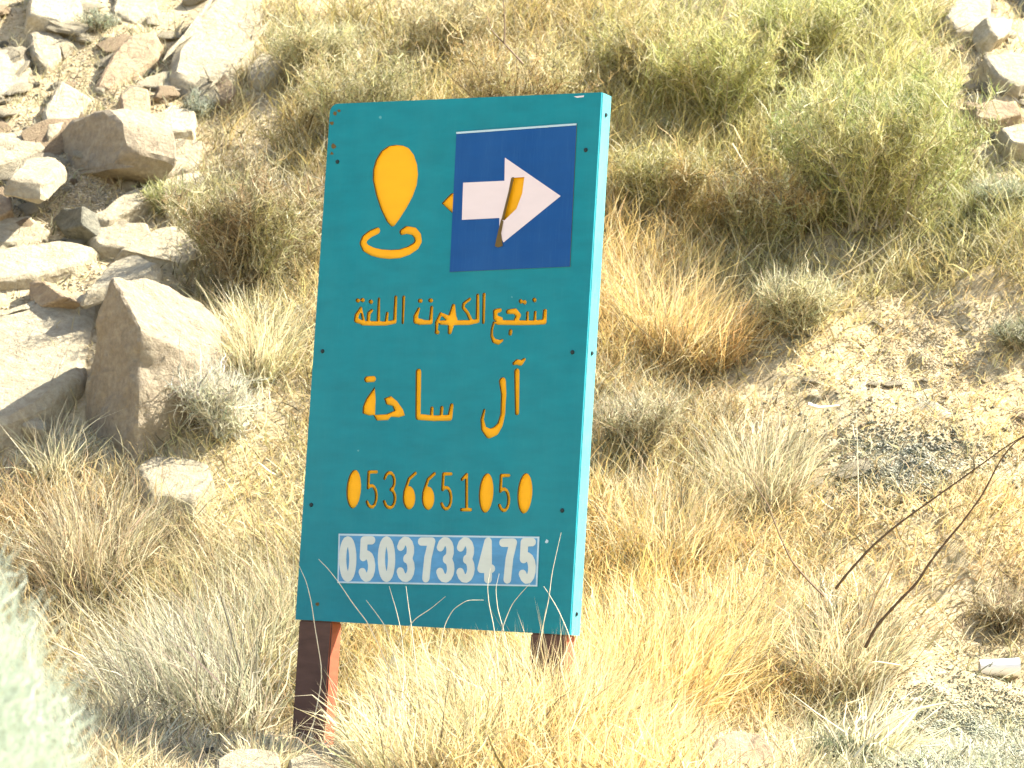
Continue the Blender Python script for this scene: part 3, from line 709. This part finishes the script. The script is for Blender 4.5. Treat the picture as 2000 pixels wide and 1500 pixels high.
# colour / density zones in terms of where the root appears in the photograph's layout
#  cx, cy, rx, ry, colour, density, length, lying, lean_x, strength
Z = [
 (1000, 700, 2500, 2500, (.56, .44, .24), .8, .14, .3, 0, .06),
 (120, 300, 260, 380, (.44, .40, .28), .28, .07, .5, .2, 2.0),
 (1940, 140, 90, 150, (.5, .44, .3), .12, .06, .4, 0, 4.0),
 (60, 700, 180, 170, (.55, .46, .3), .06, .08, .4, 0, 1.5),
 (330, 80, 180, 140, (.42, .40, .30), .3, .07, .4, 0, 1.2),
 (300, 420, 120, 120, (.50, .44, .25), .5, .10, .3, 0, 1.0),
 (510, 380, 150, 200, (.33, .27, .13), 1.2, .15, .3, 0, 1.0),
 (700, 90, 260, 150, (.52, .45, .23), 1.6, .22, .4, 0, 1.0),
 (1050, 80, 170, 150, (.47, .38, .19), 1.6, .22, .5, 0, 1.0),
 (1600, 180, 360, 260, (.46, .45, .22), 1.7, .24, .5, .1, 1.6),
 (1480, 350, 240, 130, (.50, .39, .19), 1.6, .22, .4, 0, 1.0),
 (1860, 330, 120, 120, (.33, .38, .18), .9, .14, .4, 0, .9),
 (1250, 560, 120, 170, (.66, .50, .26), 1.3, .24, .2, 0, 1.2),
 (1580, 540, 240, 110, (.48, .43, .24), 1.4, .2, .5, 0, 1.0),
 (1780, 700, 230, 110, (.70, .58, .35), .55, .06, 1.0, .3, 1.6),
 (1450, 760, 160, 120, (.55, .45, .28), 1.0, .14, .7, 0, 1.0),
 (1270, 860, 130, 120, (.42, .35, .22), 1.0, .18, .5, 0, 1.0),
 (1740, 900, 130, 60, (.4, .36, .26), .4, .08, .9, .2, 1.2),
 (1650, 1080, 300, 110, (.62, .50, .30), 1.0, .13, .6, .2, 1.0),
 (1920, 1170, 120, 90, (.40, .32, .20), 1.0, .12, .7, .3, 1.0),
 (1200, 1300, 330, 230, (.78, .57, .27), 1.6, .24, .15, 0, 1.6),
 (1600, 1320, 160, 120, (.58, .46, .28), .8, .16, .5, 0, 1.0),
 (1880, 1430, 230, 110, (.40, .39, .28), .30, .07, .8, 0, 2.0),
 (570, 1490, 170, 50, (.6, .5, .33), .10, .05, .5, 0, 6.0),
 (1440, 1480, 90, 50, (.6, .5, .33), .3, .06, .5, 0, 3.0),
 (1650, 1470, 110, 60, (.25, .24, .14), .25, .08, .6, 0, 1.2),
 (800, 1330, 170, 130, (.68, .55, .31), 1.2, .24, .2, 0, 1.2),
 (400, 1250, 200, 200, (.48, .42, .29), 1.3, .24, .25, -.5, 1.3),  # tint lowered here to stand for the sign's shade
 (200, 1050, 150, 100, (.52, .41, .26), 1.1, .20, .3, .1, 1.0),
 (480, 960, 140, 80, (.70, .60, .38), .9, .09, .7, 0, 1.2),
 (380, 780, 130, 110, (.48, .42, .28), .5, .12, .6, -.3, 1.2),
 (520, 640, 120, 100, (.60, .52, .31), 1.0, .15, .4, -.2, 1.0),
]
ZC = np.array([z[4] for z in Z])
def zone(px, py):
    wt = np.stack([z[9] * np.exp(-(((px - z[0]) / z[2]) ** 2 + ((py - z[1]) / z[3]) ** 2) * 1.3) for z in Z], 1)
    wt /= wt.sum(1, keepdims=True)
    return wt @ ZC, wt @ np.array([z[5] for z in Z]), wt @ np.array([z[6] for z in Z]), wt @ np.array([z[7] for z in Z]), wt @ np.array([z[8] for z in Z])

def tint_var(c, n, rs, amt=.22):
    t = c * (1 + rs.normal(0, amt, (n, 1)))
    t = t * (1 + rs.normal(0, .05, (n, 3)))
    pale = rs.random(n) < .20
    t[pale] = t[pale] * .4 + np.array([.80, .72, .52]) * .6
    dk = rs.random(n) < .17
    t[dk] = t[dk] * .36
    return t

def ground_cover(name, label, N, x0, x1, y0, y1, seed):
    rs = np.random.default_rng(seed)
    x = rs.uniform(x0, x1, N); y = rs.uniform(y0, y1, N)
    # clumping
    z = height(x, y); P = np.stack([x, y, z], 1); px, py = project(P)
    c, d, L, lie, lx = zone(px, py)
    cl = .55 + 1.3 * (vnoise(x, y, .22, 11) + vnoise(x, y, .5, 12) + .25)
    infr = (px > -250) & (px < 2250) & (py > -350) & (py < 1750)
    keep = (rs.random(N) < d * cl / 1.6 * np.where(infr, 1, .3)) 
    P, c, L, lie, lx = P[keep], c[keep], L[keep], lie[keep], lx[keep]; n = len(P)
    gz = vnoise(P[:, 0], P[:, 1], .35, 21)[:, None]
    c = c * (1 + .35 * gz)
    c = c * (1 + .28 * vnoise(P[:, 0], P[:, 1], .12, 22)[:, None])
    if y0 > 11: c = c * np.array([.97, .90, .74])
    az = rs.uniform(0, 2 * math.pi, n) + 0; az = np.where(rs.random(n) < np.abs(lx), np.where(lx < 0, math.pi, 0) + rs.normal(0, .5, n), az)
    lean = np.abs(rs.normal(0, .35, n)) + lie * rs.uniform(.2, 1.2, n)
    curl = rs.uniform(0, 1.1, n)
    Lr = L * rs.uniform(.4, 1.5, n); P[:, 2] -= .005
    W = rs.uniform(.0016, .0042, n) * np.where(rs.random(n) < .05, 2.0, 1.0)
    parts = [blades(P, Lr, W, az, lean, curl, tint_var(c, n, rs), rs, .24)]
    o = merge(name, parts, M_BLADE); tag(o, label, 'grass', kind='stuff'); return n
ground_cover('grass', 'dry straw grass covering the ground at the foot of the slope', 95000, -2.6, 2.6, 10.0, 11.6, 31)
ground_cover('grass', 'dry mixed grass covering the hillside behind the signboard', 250000, -3.0, 3.0, 11.6, 17.0, 32)
ground_cover('grass', 'dry scrubby grass at the top of the slope', 60000, -3.6, 3.6, 17.0, 20, 33)

def tuft(name, label, px, py, n, R, L, W, col, spread=.6, lean_x=0, jit=.27, curl=1.0, seed=0, cat='grass tuft', pale=None, dy=0.0):
    rs = np.random.default_rng(seed + 500)
    b = ground_hit(np.array([float(px)]), np.array([float(py)]))[0]; b[1] += dy; b[2] = height(b[0], b[1])
    a = rs.uniform(0, 2 * math.pi, n); q = R * np.sqrt(rs.random(n))
    P = np.stack([b[0] + q * np.cos(a), b[1] + q * np.sin(a), np.zeros(n)], 1); P[:, 2] = height(P[:, 0], P[:, 1]) - .01
    out = np.arctan2(np.sin(a) * q, np.cos(a) * q + lean_x * R) + rs.normal(0, .5, n)
    lean = np.abs(rs.normal(0, spread * .6, n)) + spread * .5 * q / R
    C = tint_var(np.tile(np.array(col), (n, 1)), n, rs)
    Lr = L * rs.uniform(.35, 1.1, n)
    V = blades(P, Lr, W * rs.uniform(.6, 1.2, n), out, lean, curl * rs.uniform(-.2, 1.3, n), C, rs, jit)
    V = (V[0] - b, *V[1:])
    o = merge(name, [V], M_BLADE); o.location = b
    return tag(o, label, cat)

def shrub(name, label, px, py, stems, R, H, col, twig=(.30, .24, .15), dens=26, tw=.0024, tl=.05, lean_x=0, jit=.35, seed=0, cat='shrub', lift=0, leafcol2=None, drop=0):
    """branching stems from one root, twiglets along them"""
    rs = np.random.default_rng(seed + 900)
    b = ground_hit(np.array([float(px)]), np.array([float(py)]))[0]
    root = empty(name, b, label, cat)
    n = stems; tw = tw * 1.1
    a = rs.uniform(0, 2 * math.pi, n)
    out = np.arctan2(np.sin(a), np.cos(a) + lean_x)
    lean = np.arctan2(R * np.sqrt(rs.random(n)) * 1.1, H)
    P = np.stack([rs.normal(0, R * .10, n), rs.normal(0, R * .10, n), np.full(n, -.02)], 1)
    Ln = np.hypot(R * np.sin(lean), H * np.cos(lean)) * rs.uniform(.7, 1.1, n)
    C = np.tile(np.array(twig), (n, 1)) * rs.uniform(.7, 1.3, (n, 1))
    S1 = blades(P, Ln, rs.uniform(.003, .006, n), out, lean * .8, rs.uniform(0, .5, n), C, rs, .12, seg=4)
    merge('stem', [S1], M_TWIG, root)
    pts = np.stack(S1[4], 1)                      # n,5,3
    m = n * dens
    i = rs.integers(0, n, m); u = rs.uniform(.06, .999, m) ** .8 * 4; k = np.minimum(u.astype(int), 3); f = (u - k)[:, None]
    Q = pts[i, k] * (1 - f) + pts[i, k + 1] * f
    Cc = np.tile(np.array(col), (m, 1))
    if leafcol2 is not None:
        msk = vnoise(Q[:, 0] + seed, Q[:, 2] + Q[:, 1], R * .45, 3)[:, None]
        Cc = Cc * (1 - sstep(-.15, .15, msk)) + np.array(leafcol2) * sstep(-.15, .15, msk)
    jit = jit * 1.4
    T1 = blades(Q, tl * rs.uniform(.5, 2.4, m), tw * rs.uniform(.6, 1.4, m), rs.uniform(0, 2 * math.pi, m) , np.abs(rs.normal(.85, .6, m)), rs.uniform(-.6, .8, m), tint_var(Cc, m, rs), rs, jit)
    p2 = np.stack(T1[4], 1); m2 = int(m * .8)
    i = rs.integers(0, m, m2); k = rs.integers(1, 3, m2)
    T2 = blades(p2[i, k], tl * .5 * rs.uniform(.5, 1.6, m2), tw * .8 * rs.uniform(.6, 1.2, m2), rs.uniform(0, 2 * math.pi, m2), np.abs(rs.normal(.6, .6, m2)), rs.uniform(-.6, .8, m2), tint_var(Cc[i], m2, rs), rs, jit, seg=2)
    merge('foliage', [T1, T2], M_BLADE, root)
    return root

shrub('thorny_shrub', 'olive-brown twiggy shrub left of the upper half of the signboard', 490, 570, 170, .62, .66, (.40, .35, .17), leafcol2=(.34, .25, .14), seed=1, dens=85, tl=.06)
shrub('thorny_shrub', 'small grey-green shrub left of the olive-brown shrub, below the large slab', 385, 235, 40, .14, .16, (.33, .34, .26), seed=2, dens=30, tl=.03)
shrub('thorny_shrub', 'low yellowish-green shrub on the rocks just left of the olive-brown shrub', 330, 420, 50, .20, .2, (.42, .41, .18), seed=3, dens=36, tl=.035)
shrub('thorny_shrub', 'tan twiggy shrub rising behind the top left corner of the signboard', 700, 280, 120, .55, .55, (.50, .40, .20), leafcol2=(.40, .36, .18), seed=4, dens=50)
shrub('thorny_shrub', 'brown bush with dark bare twigs behind the top right corner of the signboard', 1010, 280, 130, .55, .65, (.44, .32, .15), twig=(.10, .06, .03), leafcol2=(.50, .42, .2), seed=5, dens=50)
shrub('green_bush', 'largest green bush, on the upper right slope', 1700, 450, 190, .75, .85, (.34, .36, .13), leafcol2=(.48, .43, .18), seed=6, dens=95, tl=.07, lean_x=.1, jit=.3)
shrub('green_bush', 'yellow-green bush at the top edge between the brown bush and the largest green bush', 1400, 260, 150, .6, .7, (.48, .45, .17), leafcol2=(.52, .41, .18), seed=7, dens=80, tl=.06, jit=.22)
shrub('thorny_shrub', 'rusty brown shrub in the middle of the right slope, below the green bushes', 1490, 500, 120, .48, .46, (.50, .34, .15), leafcol2=(.40, .36, .16), seed=8, dens=70)
shrub('dead_shrub', 'grey leafless shrub with pale arching twigs right beside the big boulder', 440, 850, 120, .36, .30, (.56, .51, .40), twig=(.58, .53, .42), dens=22, tl=.08, lean_x=-.9, seed=9, jit=.2, tw=.003)
shrub('green_bush', 'olive green bush with straw stems just below the rusty brown shrub', 1560, 650, 60, .32, .30, (.42, .38, .22), leafcol2=(.52, .45, .26), seed=10, dens=50, tl=.07, jit=.25)
shrub('dead_shrub', 'brown tangled dry shrub at the right edge above the white plastic tube', 1960, 1230, 60, .24, .16, (.40, .31, .19), seed=11, dens=30, tl=.05)
shrub('green_bush', 'small grey-green bush at the right edge below the corner rocks', 1950, 420, 60, .22, .2, (.40, .40, .27), seed=12, dens=34, tl=.04)
shrub('dead_shrub', 'dark tangled shrub in the lower right hollow beside the gravel', 1650, 1490, 40, .16, .07, (.13, .14, .08), twig=(.12, .12, .07), seed=13, dens=26, tl=.03)
shrub('thorny_shrub', 'grey-green shrub at the top edge in the upper left corner', 190, 60, 40, .17, .10, (.32, .33, .24), seed=14, dens=26, tl=.03)
shrub('dead_shrub', 'dark straggly shrub right of the pale litter hump at the right edge', 1990, 680, 45, .2, .14, (.27, .26, .17), seed=15, dens=26, tl=.04)
shrub('dead_shrub', 'grey-brown dry shrub half hidden behind the right edge of the signboard', 1240, 900, 80, .30, .34, (.42, .35, .22), seed=16, dens=36, tl=.06, jit=.2)

shrub('thorny_shrub', 'tan shrub between the signboard top right corner and the yellow-green bush', 1260, 190, 110, .5, .5, (.50, .39, .17), leafcol2=(.45, .40, .15), seed=21, dens=60, tl=.06)
shrub('thorny_shrub', 'straw-coloured shrub at the top edge between the two green bushes', 1560, 160, 110, .5, .55, (.48, .43, .17), leafcol2=(.41, .40, .14), seed=22, dens=60, tl=.07)
shrub('thorny_shrub', 'brownish shrub right of the upper half of the signboard, above the tall golden tuft', 1290, 430, 110, .42, .42, (.46, .33, .14), leafcol2=(.39, .34, .14), seed=23, dens=60, tl=.06)
shrub('thorny_shrub', 'tan shrub at the top edge right of the large smooth slab', 610, 170, 90, .42, .4, (.50, .44, .24), leafcol2=(.42, .38, .2), seed=24, dens=55, tl=.06)
shrub('thorny_shrub', 'light brown shrub at the top edge above the middle of the signboard', 880, 140, 90, .45, .45, (.52, .42, .22), leafcol2=(.44, .36, .19), seed=25, dens=55, tl=.06)
tuft('grass_tuft', 'tall golden grass tuft right beside the middle of the signboard', 1290, 690, 2200, .16, .50, .0036, (.68, .50, .24), .55, 0, seed=1)
tuft('grass_tuft', 'orange-gold grass tuft just right of the tall golden one', 1390, 700, 1100, .12, .36, .0034, (.62, .42, .18), .6, .2, seed=2)
tuft('grass_tuft', 'big grey-straw grass tuft leaning left, darkened for sign shade, at the lower left of the signboard', 400, 1430, 2600, .24, .58, .0038, (.46, .41, .30), .55, -.9, seed=3)  # straw colour darkened to stand for the sign's shade
tuft('grass_tuft', 'brownish grass tuft at the left, below the foot of the big boulder', 190, 1130, 1800, .18, .42, .0036, (.48, .38, .24), .5, 0, seed=4)
tuft('grass_tuft', 'straw tuft crowding the left edge of the signboard near its bottom', 500, 1330, 1700, .13, .42, .0036, (.58, .49, .31), .45, .2, seed=5)
tuft('grass_tuft', 'pale straw tuft between the two sign posts', 880, 1440, 2400, .18, .40, .0038, (.70, .58, .34), .4, 0, seed=6, dy=-.05)
tuft('grass_tuft', 'wispy pale grass tuft covering the right post and bottom right of the signboard', 1040, 1440, 1500, .16, .52, .0040, (.72, .60, .36), .45, 0, seed=7, dy=-.25, jit=.14)
tuft('grass_tuft', 'dense golden grass tuft right of the right post', 1240, 1420, 4200, .26, .55, .0038, (.80, .58, .27), .35, 0, seed=8)
tuft('grass_tuft', 'golden grass tuft right of the densest golden one', 1400, 1330, 2000, .2, .44, .0036, (.70, .54, .28), .45, .2, seed=9)
tuft('grass_tuft', 'orange short grass tuft at the bottom edge below the right post', 1150, 1510, 2600, .25, .22, .0034, (.76, .52, .23), .5, 0, seed=10)
tuft('grass_tuft', 'tangled straw tuft in front of the dark bent twigs', 1640, 1290, 1500, .2, .34, .0036, (.56, .46, .29), .65, 0, seed=11)
tuft('grass_tuft', 'straw tuft arching out over the lower right gravel', 1700, 1480, 260, .10, .40, .0046, (.70, .62, .42), .9, .8, seed=12)
tuft('grass_tuft', 'cream straw tuft right of the big boulder top', 500, 700, 1500, .16, .32, .0036, (.66, .57, .36), .55, -.2, seed=13)
tuft('grass_tuft', 'thin tall straw tuft at the left foot of the big boulder', 115, 930, 350, .08, .30, .0034, (.60, .52, .34), .35, 0, seed=14)
tuft('grass_tuft', 'straw tuft right of the signboard edge near the lower screw', 1300, 1080, 1500, .2, .36, .0036, (.64, .50, .28), .5, 0, seed=15)
tuft('grass_tuft', 'loose straw tuft on the slope in the middle of the right half', 1480, 950, 1300, .2, .34, .0034, (.56, .47, .30), .6, 0, seed=16)

tuft('grass_tuft', 'short straw tuft just left of the foot of the left post', 520, 1500, 500, .10, .16, .0036, (.62, .52, .33), .6, 0, seed=17)
tuft('grass_tuft', 'airy straw tuft in front of the gap between the posts', 830, 1500, 1500, .22, .36, .0038, (.76, .64, .40), .4, 0, seed=18, dy=-.1)
tuft('grass_tuft', 'pale gold tuft just left of the right post', 980, 1500, 1700, .18, .42, .0038, (.78, .63, .36), .35, 0, seed=19, dy=-.05)

tuft('grass_tuft', 'tall wispy gold tuft straight in front of the right post', 1105, 1490, 1500, .13, .46, .0036, (.78, .60, .32), .4, 0, seed=30)
tuft('grass_tuft', 'loose straw tuft behind the left post, below the board corner', 560, 1400, 900, .12, .40, .0036, (.60, .50, .32), .5, 0, seed=31, dy=.5)

def wisp(name, label, lines, col, width, depth, cat='grass stem', parent=None):
    """long individual stems traced on a vertical plane at a given distance, each an own thin tube"""
    bm = bmesh.new()
    first = None
    if depth is None:
        low = max((q for l in lines for q in l), key=lambda q: q[1]); depth = float(ground_hit(np.array([float(low[0])]), np.array([float(low[1])]))[0][1]) - .12
    for li, line in enumerate(lines):
        P = np.array(line, float); d = rays(P[:, 0], P[:, 1])
        yy = np.linspace(depth[0], depth[1], len(P)) if isinstance(depth, tuple) else np.full(len(P), depth)
        W = CAM + d * (yy / d[:, 1])[:, None]
        # smooth
        t = np.linspace(0, len(W) - 1, (len(W) - 1) * 5 + 1); W = np.stack([np.interp(t, range(len(W)), W[:, i]) for i in range(3)], 1)
        for _ in range(2): W[1:-1] = (W[:-2] + 2 * W[1:-1] + W[2:]) / 4
        if first is None: first = W[0].copy()
        ring = None; n = len(W)
        for k, p in enumerate(W):
            tdir = Vector(W[min(k + 1, n - 1)] - W[max(k - 1, 0)]).normalized()
            a = tdir.cross(Vector((0, 1, 0))).normalized(); b = tdir.cross(a)
            r = width * (1 - .7 * k / n) * (1 + .15 * math.sin(k * 2.3 + li))
            q = Vector(p - first)
            rg = [bm.verts.new(q + (a * math.cos(s) + b * math.sin(s)) * r) for s in (0, 1.571, 3.142, 4.712)]
            if ring:
                for j in range(4): bm.faces.new((ring[j], ring[(j + 1) % 4], rg[(j + 1) % 4], rg[j]))
            ring = rg
    me = bpy.data.meshes.new(name); bm.to_mesh(me); bm.free()
    ca = me.color_attributes.new('tint', 'FLOAT_COLOR', 'POINT')
    for c in ca.data: c.color = (*col, 1)
    o = link(name, me, M_TWIG); o.location = first
    return tag(o, label, cat)
DK = (.10, .06, .03)
wisp('dry_branch', 'long dark bent twig arching in from the right edge, upper one of the pair', [[(1632, 1150), (1655, 1120), (1700, 1070), (1740, 1035), (1780, 1005), (1850, 955), (1920, 905), (1965, 872), (2010, 845), (2080, 815)]], DK, .0052, (10.9, 10.6), 'branch')
wisp('dry_branch', 'long dark bent twig arching in from the right edge, lower one of the pair', [[(1690, 1265), (1710, 1225), (1750, 1180), (1790, 1140), (1815, 1100), (1850, 1055), (1880, 1020), (1920, 965), (1950, 905), (1978, 866), (2040, 830)]], DK, .0064, (10.9, 10.6), 'branch')
wisp('dry_branch', 'thin dark twig curving down through the straw right of the signboard', [[(1610, 1165), (1575, 1130), (1545, 1095), (1520, 1040), (1500, 985), (1482, 958), (1465, 930), (1450, 915)]], (.13, .08, .04), .0042, 11.3, 'branch')
wisp('dry_branch', 'fine brown twig hanging between the two dark bent twigs', [[(1690, 1225), (1710, 1165), (1740, 1110), (1755, 1060), (1775, 1015)]], (.28, .18, .08), .003, 10.95, 'branch')
wisp('dry_branch', 'forked dark bare twig above the top right of the signboard', [[(1022, 125), (985, 85), (960, 60), (952, 32)], [(985, 85), (986, 40), (982, -10)]], (.14, .09, .05), .0045, 12.6, 'branch')
wisp('dry_straw', 'pale straw stem leaning right above the top edge of the signboard', [[(1000, 230), (1012, 190), (1035, 150), (1062, 115), (1075, 75), (1090, 50)], [(1055, 165), (1057, 120)]], (.70, .60, .38), .0035, None)
wisp('dry_straw', 'pale upright straw stem above the top left of the signboard', [[(712, 260), (712, 205), (718, 150), (724, 110), (732, 80)]], (.72, .62, .40), .0035, None)
PS = (.62, .57, .42)
yb = 10.62; rw = random.Random(5)
for lab, L in (('long pale grass stem crossing the bottom left of the number strip', [(720, 1218), (690, 1180), (662, 1138), (640, 1110), (622, 1092)]),
               ('short thick pale grass stem over the bottom edge of the signboard', [(752, 1222), (735, 1198), (715, 1172)]),
               ('thin pale grass stem at the lower left corner of the signboard', [(615, 1225), (608, 1175), (598, 1135), (584, 1105)]),
               ('faint pale grass stem under the first digits of the number strip', [(785, 1240), (775, 1195), (760, 1145)]),
               ('pale grass stem rising straight below the fourth digit of the number strip', [(805, 1232), (798, 1185), (793, 1145)]),
               ('pale grass stem bent right at the bottom middle of the signboard', [(805, 1212), (840, 1190), (870, 1165)]),
               ('arched pale grass stem below the middle of the number strip', [(868, 1220), (885, 1190), (912, 1172), (945, 1172)]),
               ('tall pale grass stem beside the right end of the number strip', [(1062, 1215), (1072, 1170), (1078, 1120), (1088, 1075), (1096, 1040)]),
               ('pale grass stem slanting over the last digits of the number strip', [(985, 1215), (1000, 1180), (1018, 1158), (1035, 1140)]),
               ('pale grass stem at the lower right corner of the signboard', [(1112, 1240), (1090, 1190), (1072, 1160), (1062, 1145)]),
               ('pale grass stem standing over the seventh digit of the number strip', [(965, 1225), (955, 1180), (952, 1145), (958, 1110)]),
               ('pair-like pale grass stem just right of the seventh digit of the number strip', [(985, 1235), (972, 1190), (968, 1150), (975, 1120)])):
    wisp('dry_straw', lab, [[(L[0][0] + (L[0][0] - L[1][0]) * 1.6 + rw.uniform(-25, 25), 1440 + rw.uniform(0, 40)), (L[0][0] + (L[0][0] - L[1][0]) * 1.3 + rw.uniform(-8, 8), L[0][1] + 95)] + L], PS, .0021, yb)
wisp('dry_straw', 'white bent straw stem lying over the lower right gravel', [[(1668, 1480), (1700, 1440), (1745, 1408), (1790, 1385), (1850, 1372)]], (.75, .68, .48), .005, 10.45)
wisp('dry_straw', 'forked straw stem rising left of the lower right gravel', [[(1700, 1400), (1735, 1330), (1760, 1300), (1785, 1255)], [(1760, 1300), (1700, 1290), (1680, 1330)], [(1700, 1400), (1680, 1420)]], (.70, .60, .38), .0038, 10.55)
wisp('dry_straw', 'pale straw stem slanting in the middle of the rusty brown shrub', [[(1345, 392), (1380, 358), (1415, 330)]], (.75, .68, .5), .0045, None)
wisp('dry_straw', 'long pale straw stem crossing below the slanting one', [[(1430, 280), (1460, 330), (1490, 375), (1500, 390)]], (.70, .60, .38), .004, None)
wisp('dry_straw', 'very long straw stem leaning over the olive green bush', [[(1560, 590), (1640, 540), (1700, 505), (1740, 470), (1765, 455)]], (.66, .55, .33), .0042, None)
wisp('dry_stick', 'pale dead stick lying on the litter of the right slope', [[(1578, 790), (1600, 797), (1640, 792)]], (.75, .68, .55), .011, 12.05, 'stick')
wisp('dry_straw', 'pale straw stem standing on the dark gravel patch', [[(1677, 1010), (1676, 940), (1674, 850), (1672, 800)]], (.66, .58, .4), .003, None)

# white plastic tube lying at the right
def tube():
    p = ground_hit(np.array([1952.]), np.array([1325.]))[0]
    bm = bmesh.new(); L = .165; n = 28; prof = [(-L / 2, .026), (-L / 2, .032), (-L / 2 + .012, .0335), (L / 2 - .01, .038), (L / 2, .0395), (L / 2, .034), (-L / 2 + .01, .029), (-L / 2 + .01, 0.002)]
    rings = [[bm.verts.new((x, r * math.cos(6.2832 * k / n), r * math.sin(6.2832 * k / n))) for k in range(n)] for x, r in prof]
    for a, b in zip(rings[:-1], rings[1:]):
        for k in range(n): bm.faces.new((a[k], a[(k + 1) % n], b[(k + 1) % n], b[k]))
    bm.faces.new(rings[-1])
    me = bpy.data.meshes.new('plastic_tube'); bm.to_mesh(me); bm.free()
    for q in me.polygons: q.use_smooth = True
    me.set_sharp_from_angle(angle=math.radians(40))
    o = link('plastic_cup', me, M_PLASTIC); o.location = Vector(p) + Vector((0, 0, .045)); o.rotation_euler = (0, math.radians(-1), math.radians(1))
    tag(o, 'white plastic cup lying on its side at the right edge above the gravel', 'cup')
tube()

# pale bush added near the road to stand in for a car-window reflection
def reflection_bush():
    rs = np.random.default_rng(77); N = 100000
    b = np.array([-1.25, 5.0, float(height(-1.25, 5.0))]); root = empty('window_reflection_bush', b, 'added pale blurred bush standing in for a window reflection, lower left corner', 'bush')
    v = rs.normal(0, 1, (N, 3)); v /= np.linalg.norm(v, axis=1, keepdims=True); v *= (rs.random(N) ** .22 * rs.uniform(.86, 1.0, N))[:, None]
    v *= (1 + .04 * np.sin(v[:, :1] * 7 + v[:, 2:3] * 5))
    P = np.array([-1.27, 5.0, .93]) + v * np.array([.58, .55, .86]) - b; P[:, 2] = np.maximum(P[:, 2], .02)
    c = np.tile(np.array((.50, .54, .45)), (N, 1))
    V = blades(P, rs.uniform(.03, .11, N), rs.uniform(.0009, .0018, N), np.arctan2(v[:, 1], v[:, 0]) + rs.normal(0, .9, N), np.abs(rs.normal(.6, .4, N)), rs.uniform(-.5, .8, N), c * (1 + rs.normal(0, .1, (N, 1))), rs, .25)
    merge('foliage', [V], M_BLADE, root)
    n = 60; a = rs.uniform(0, 6.28, n)
    V = blades(np.stack([rs.normal(0, .06, n), rs.normal(0, .06, n), np.full(n, -.03)], 1), rs.uniform(.9, 1.6, n), np.full(n, .008), a, rs.uniform(.05, .35, n), rs.uniform(0, .5, n), np.tile((.35, .3, .22), (n, 1)), rs, .05, seg=4)
    merge('stem', [V], M_TWIG, root)
reflection_bush()
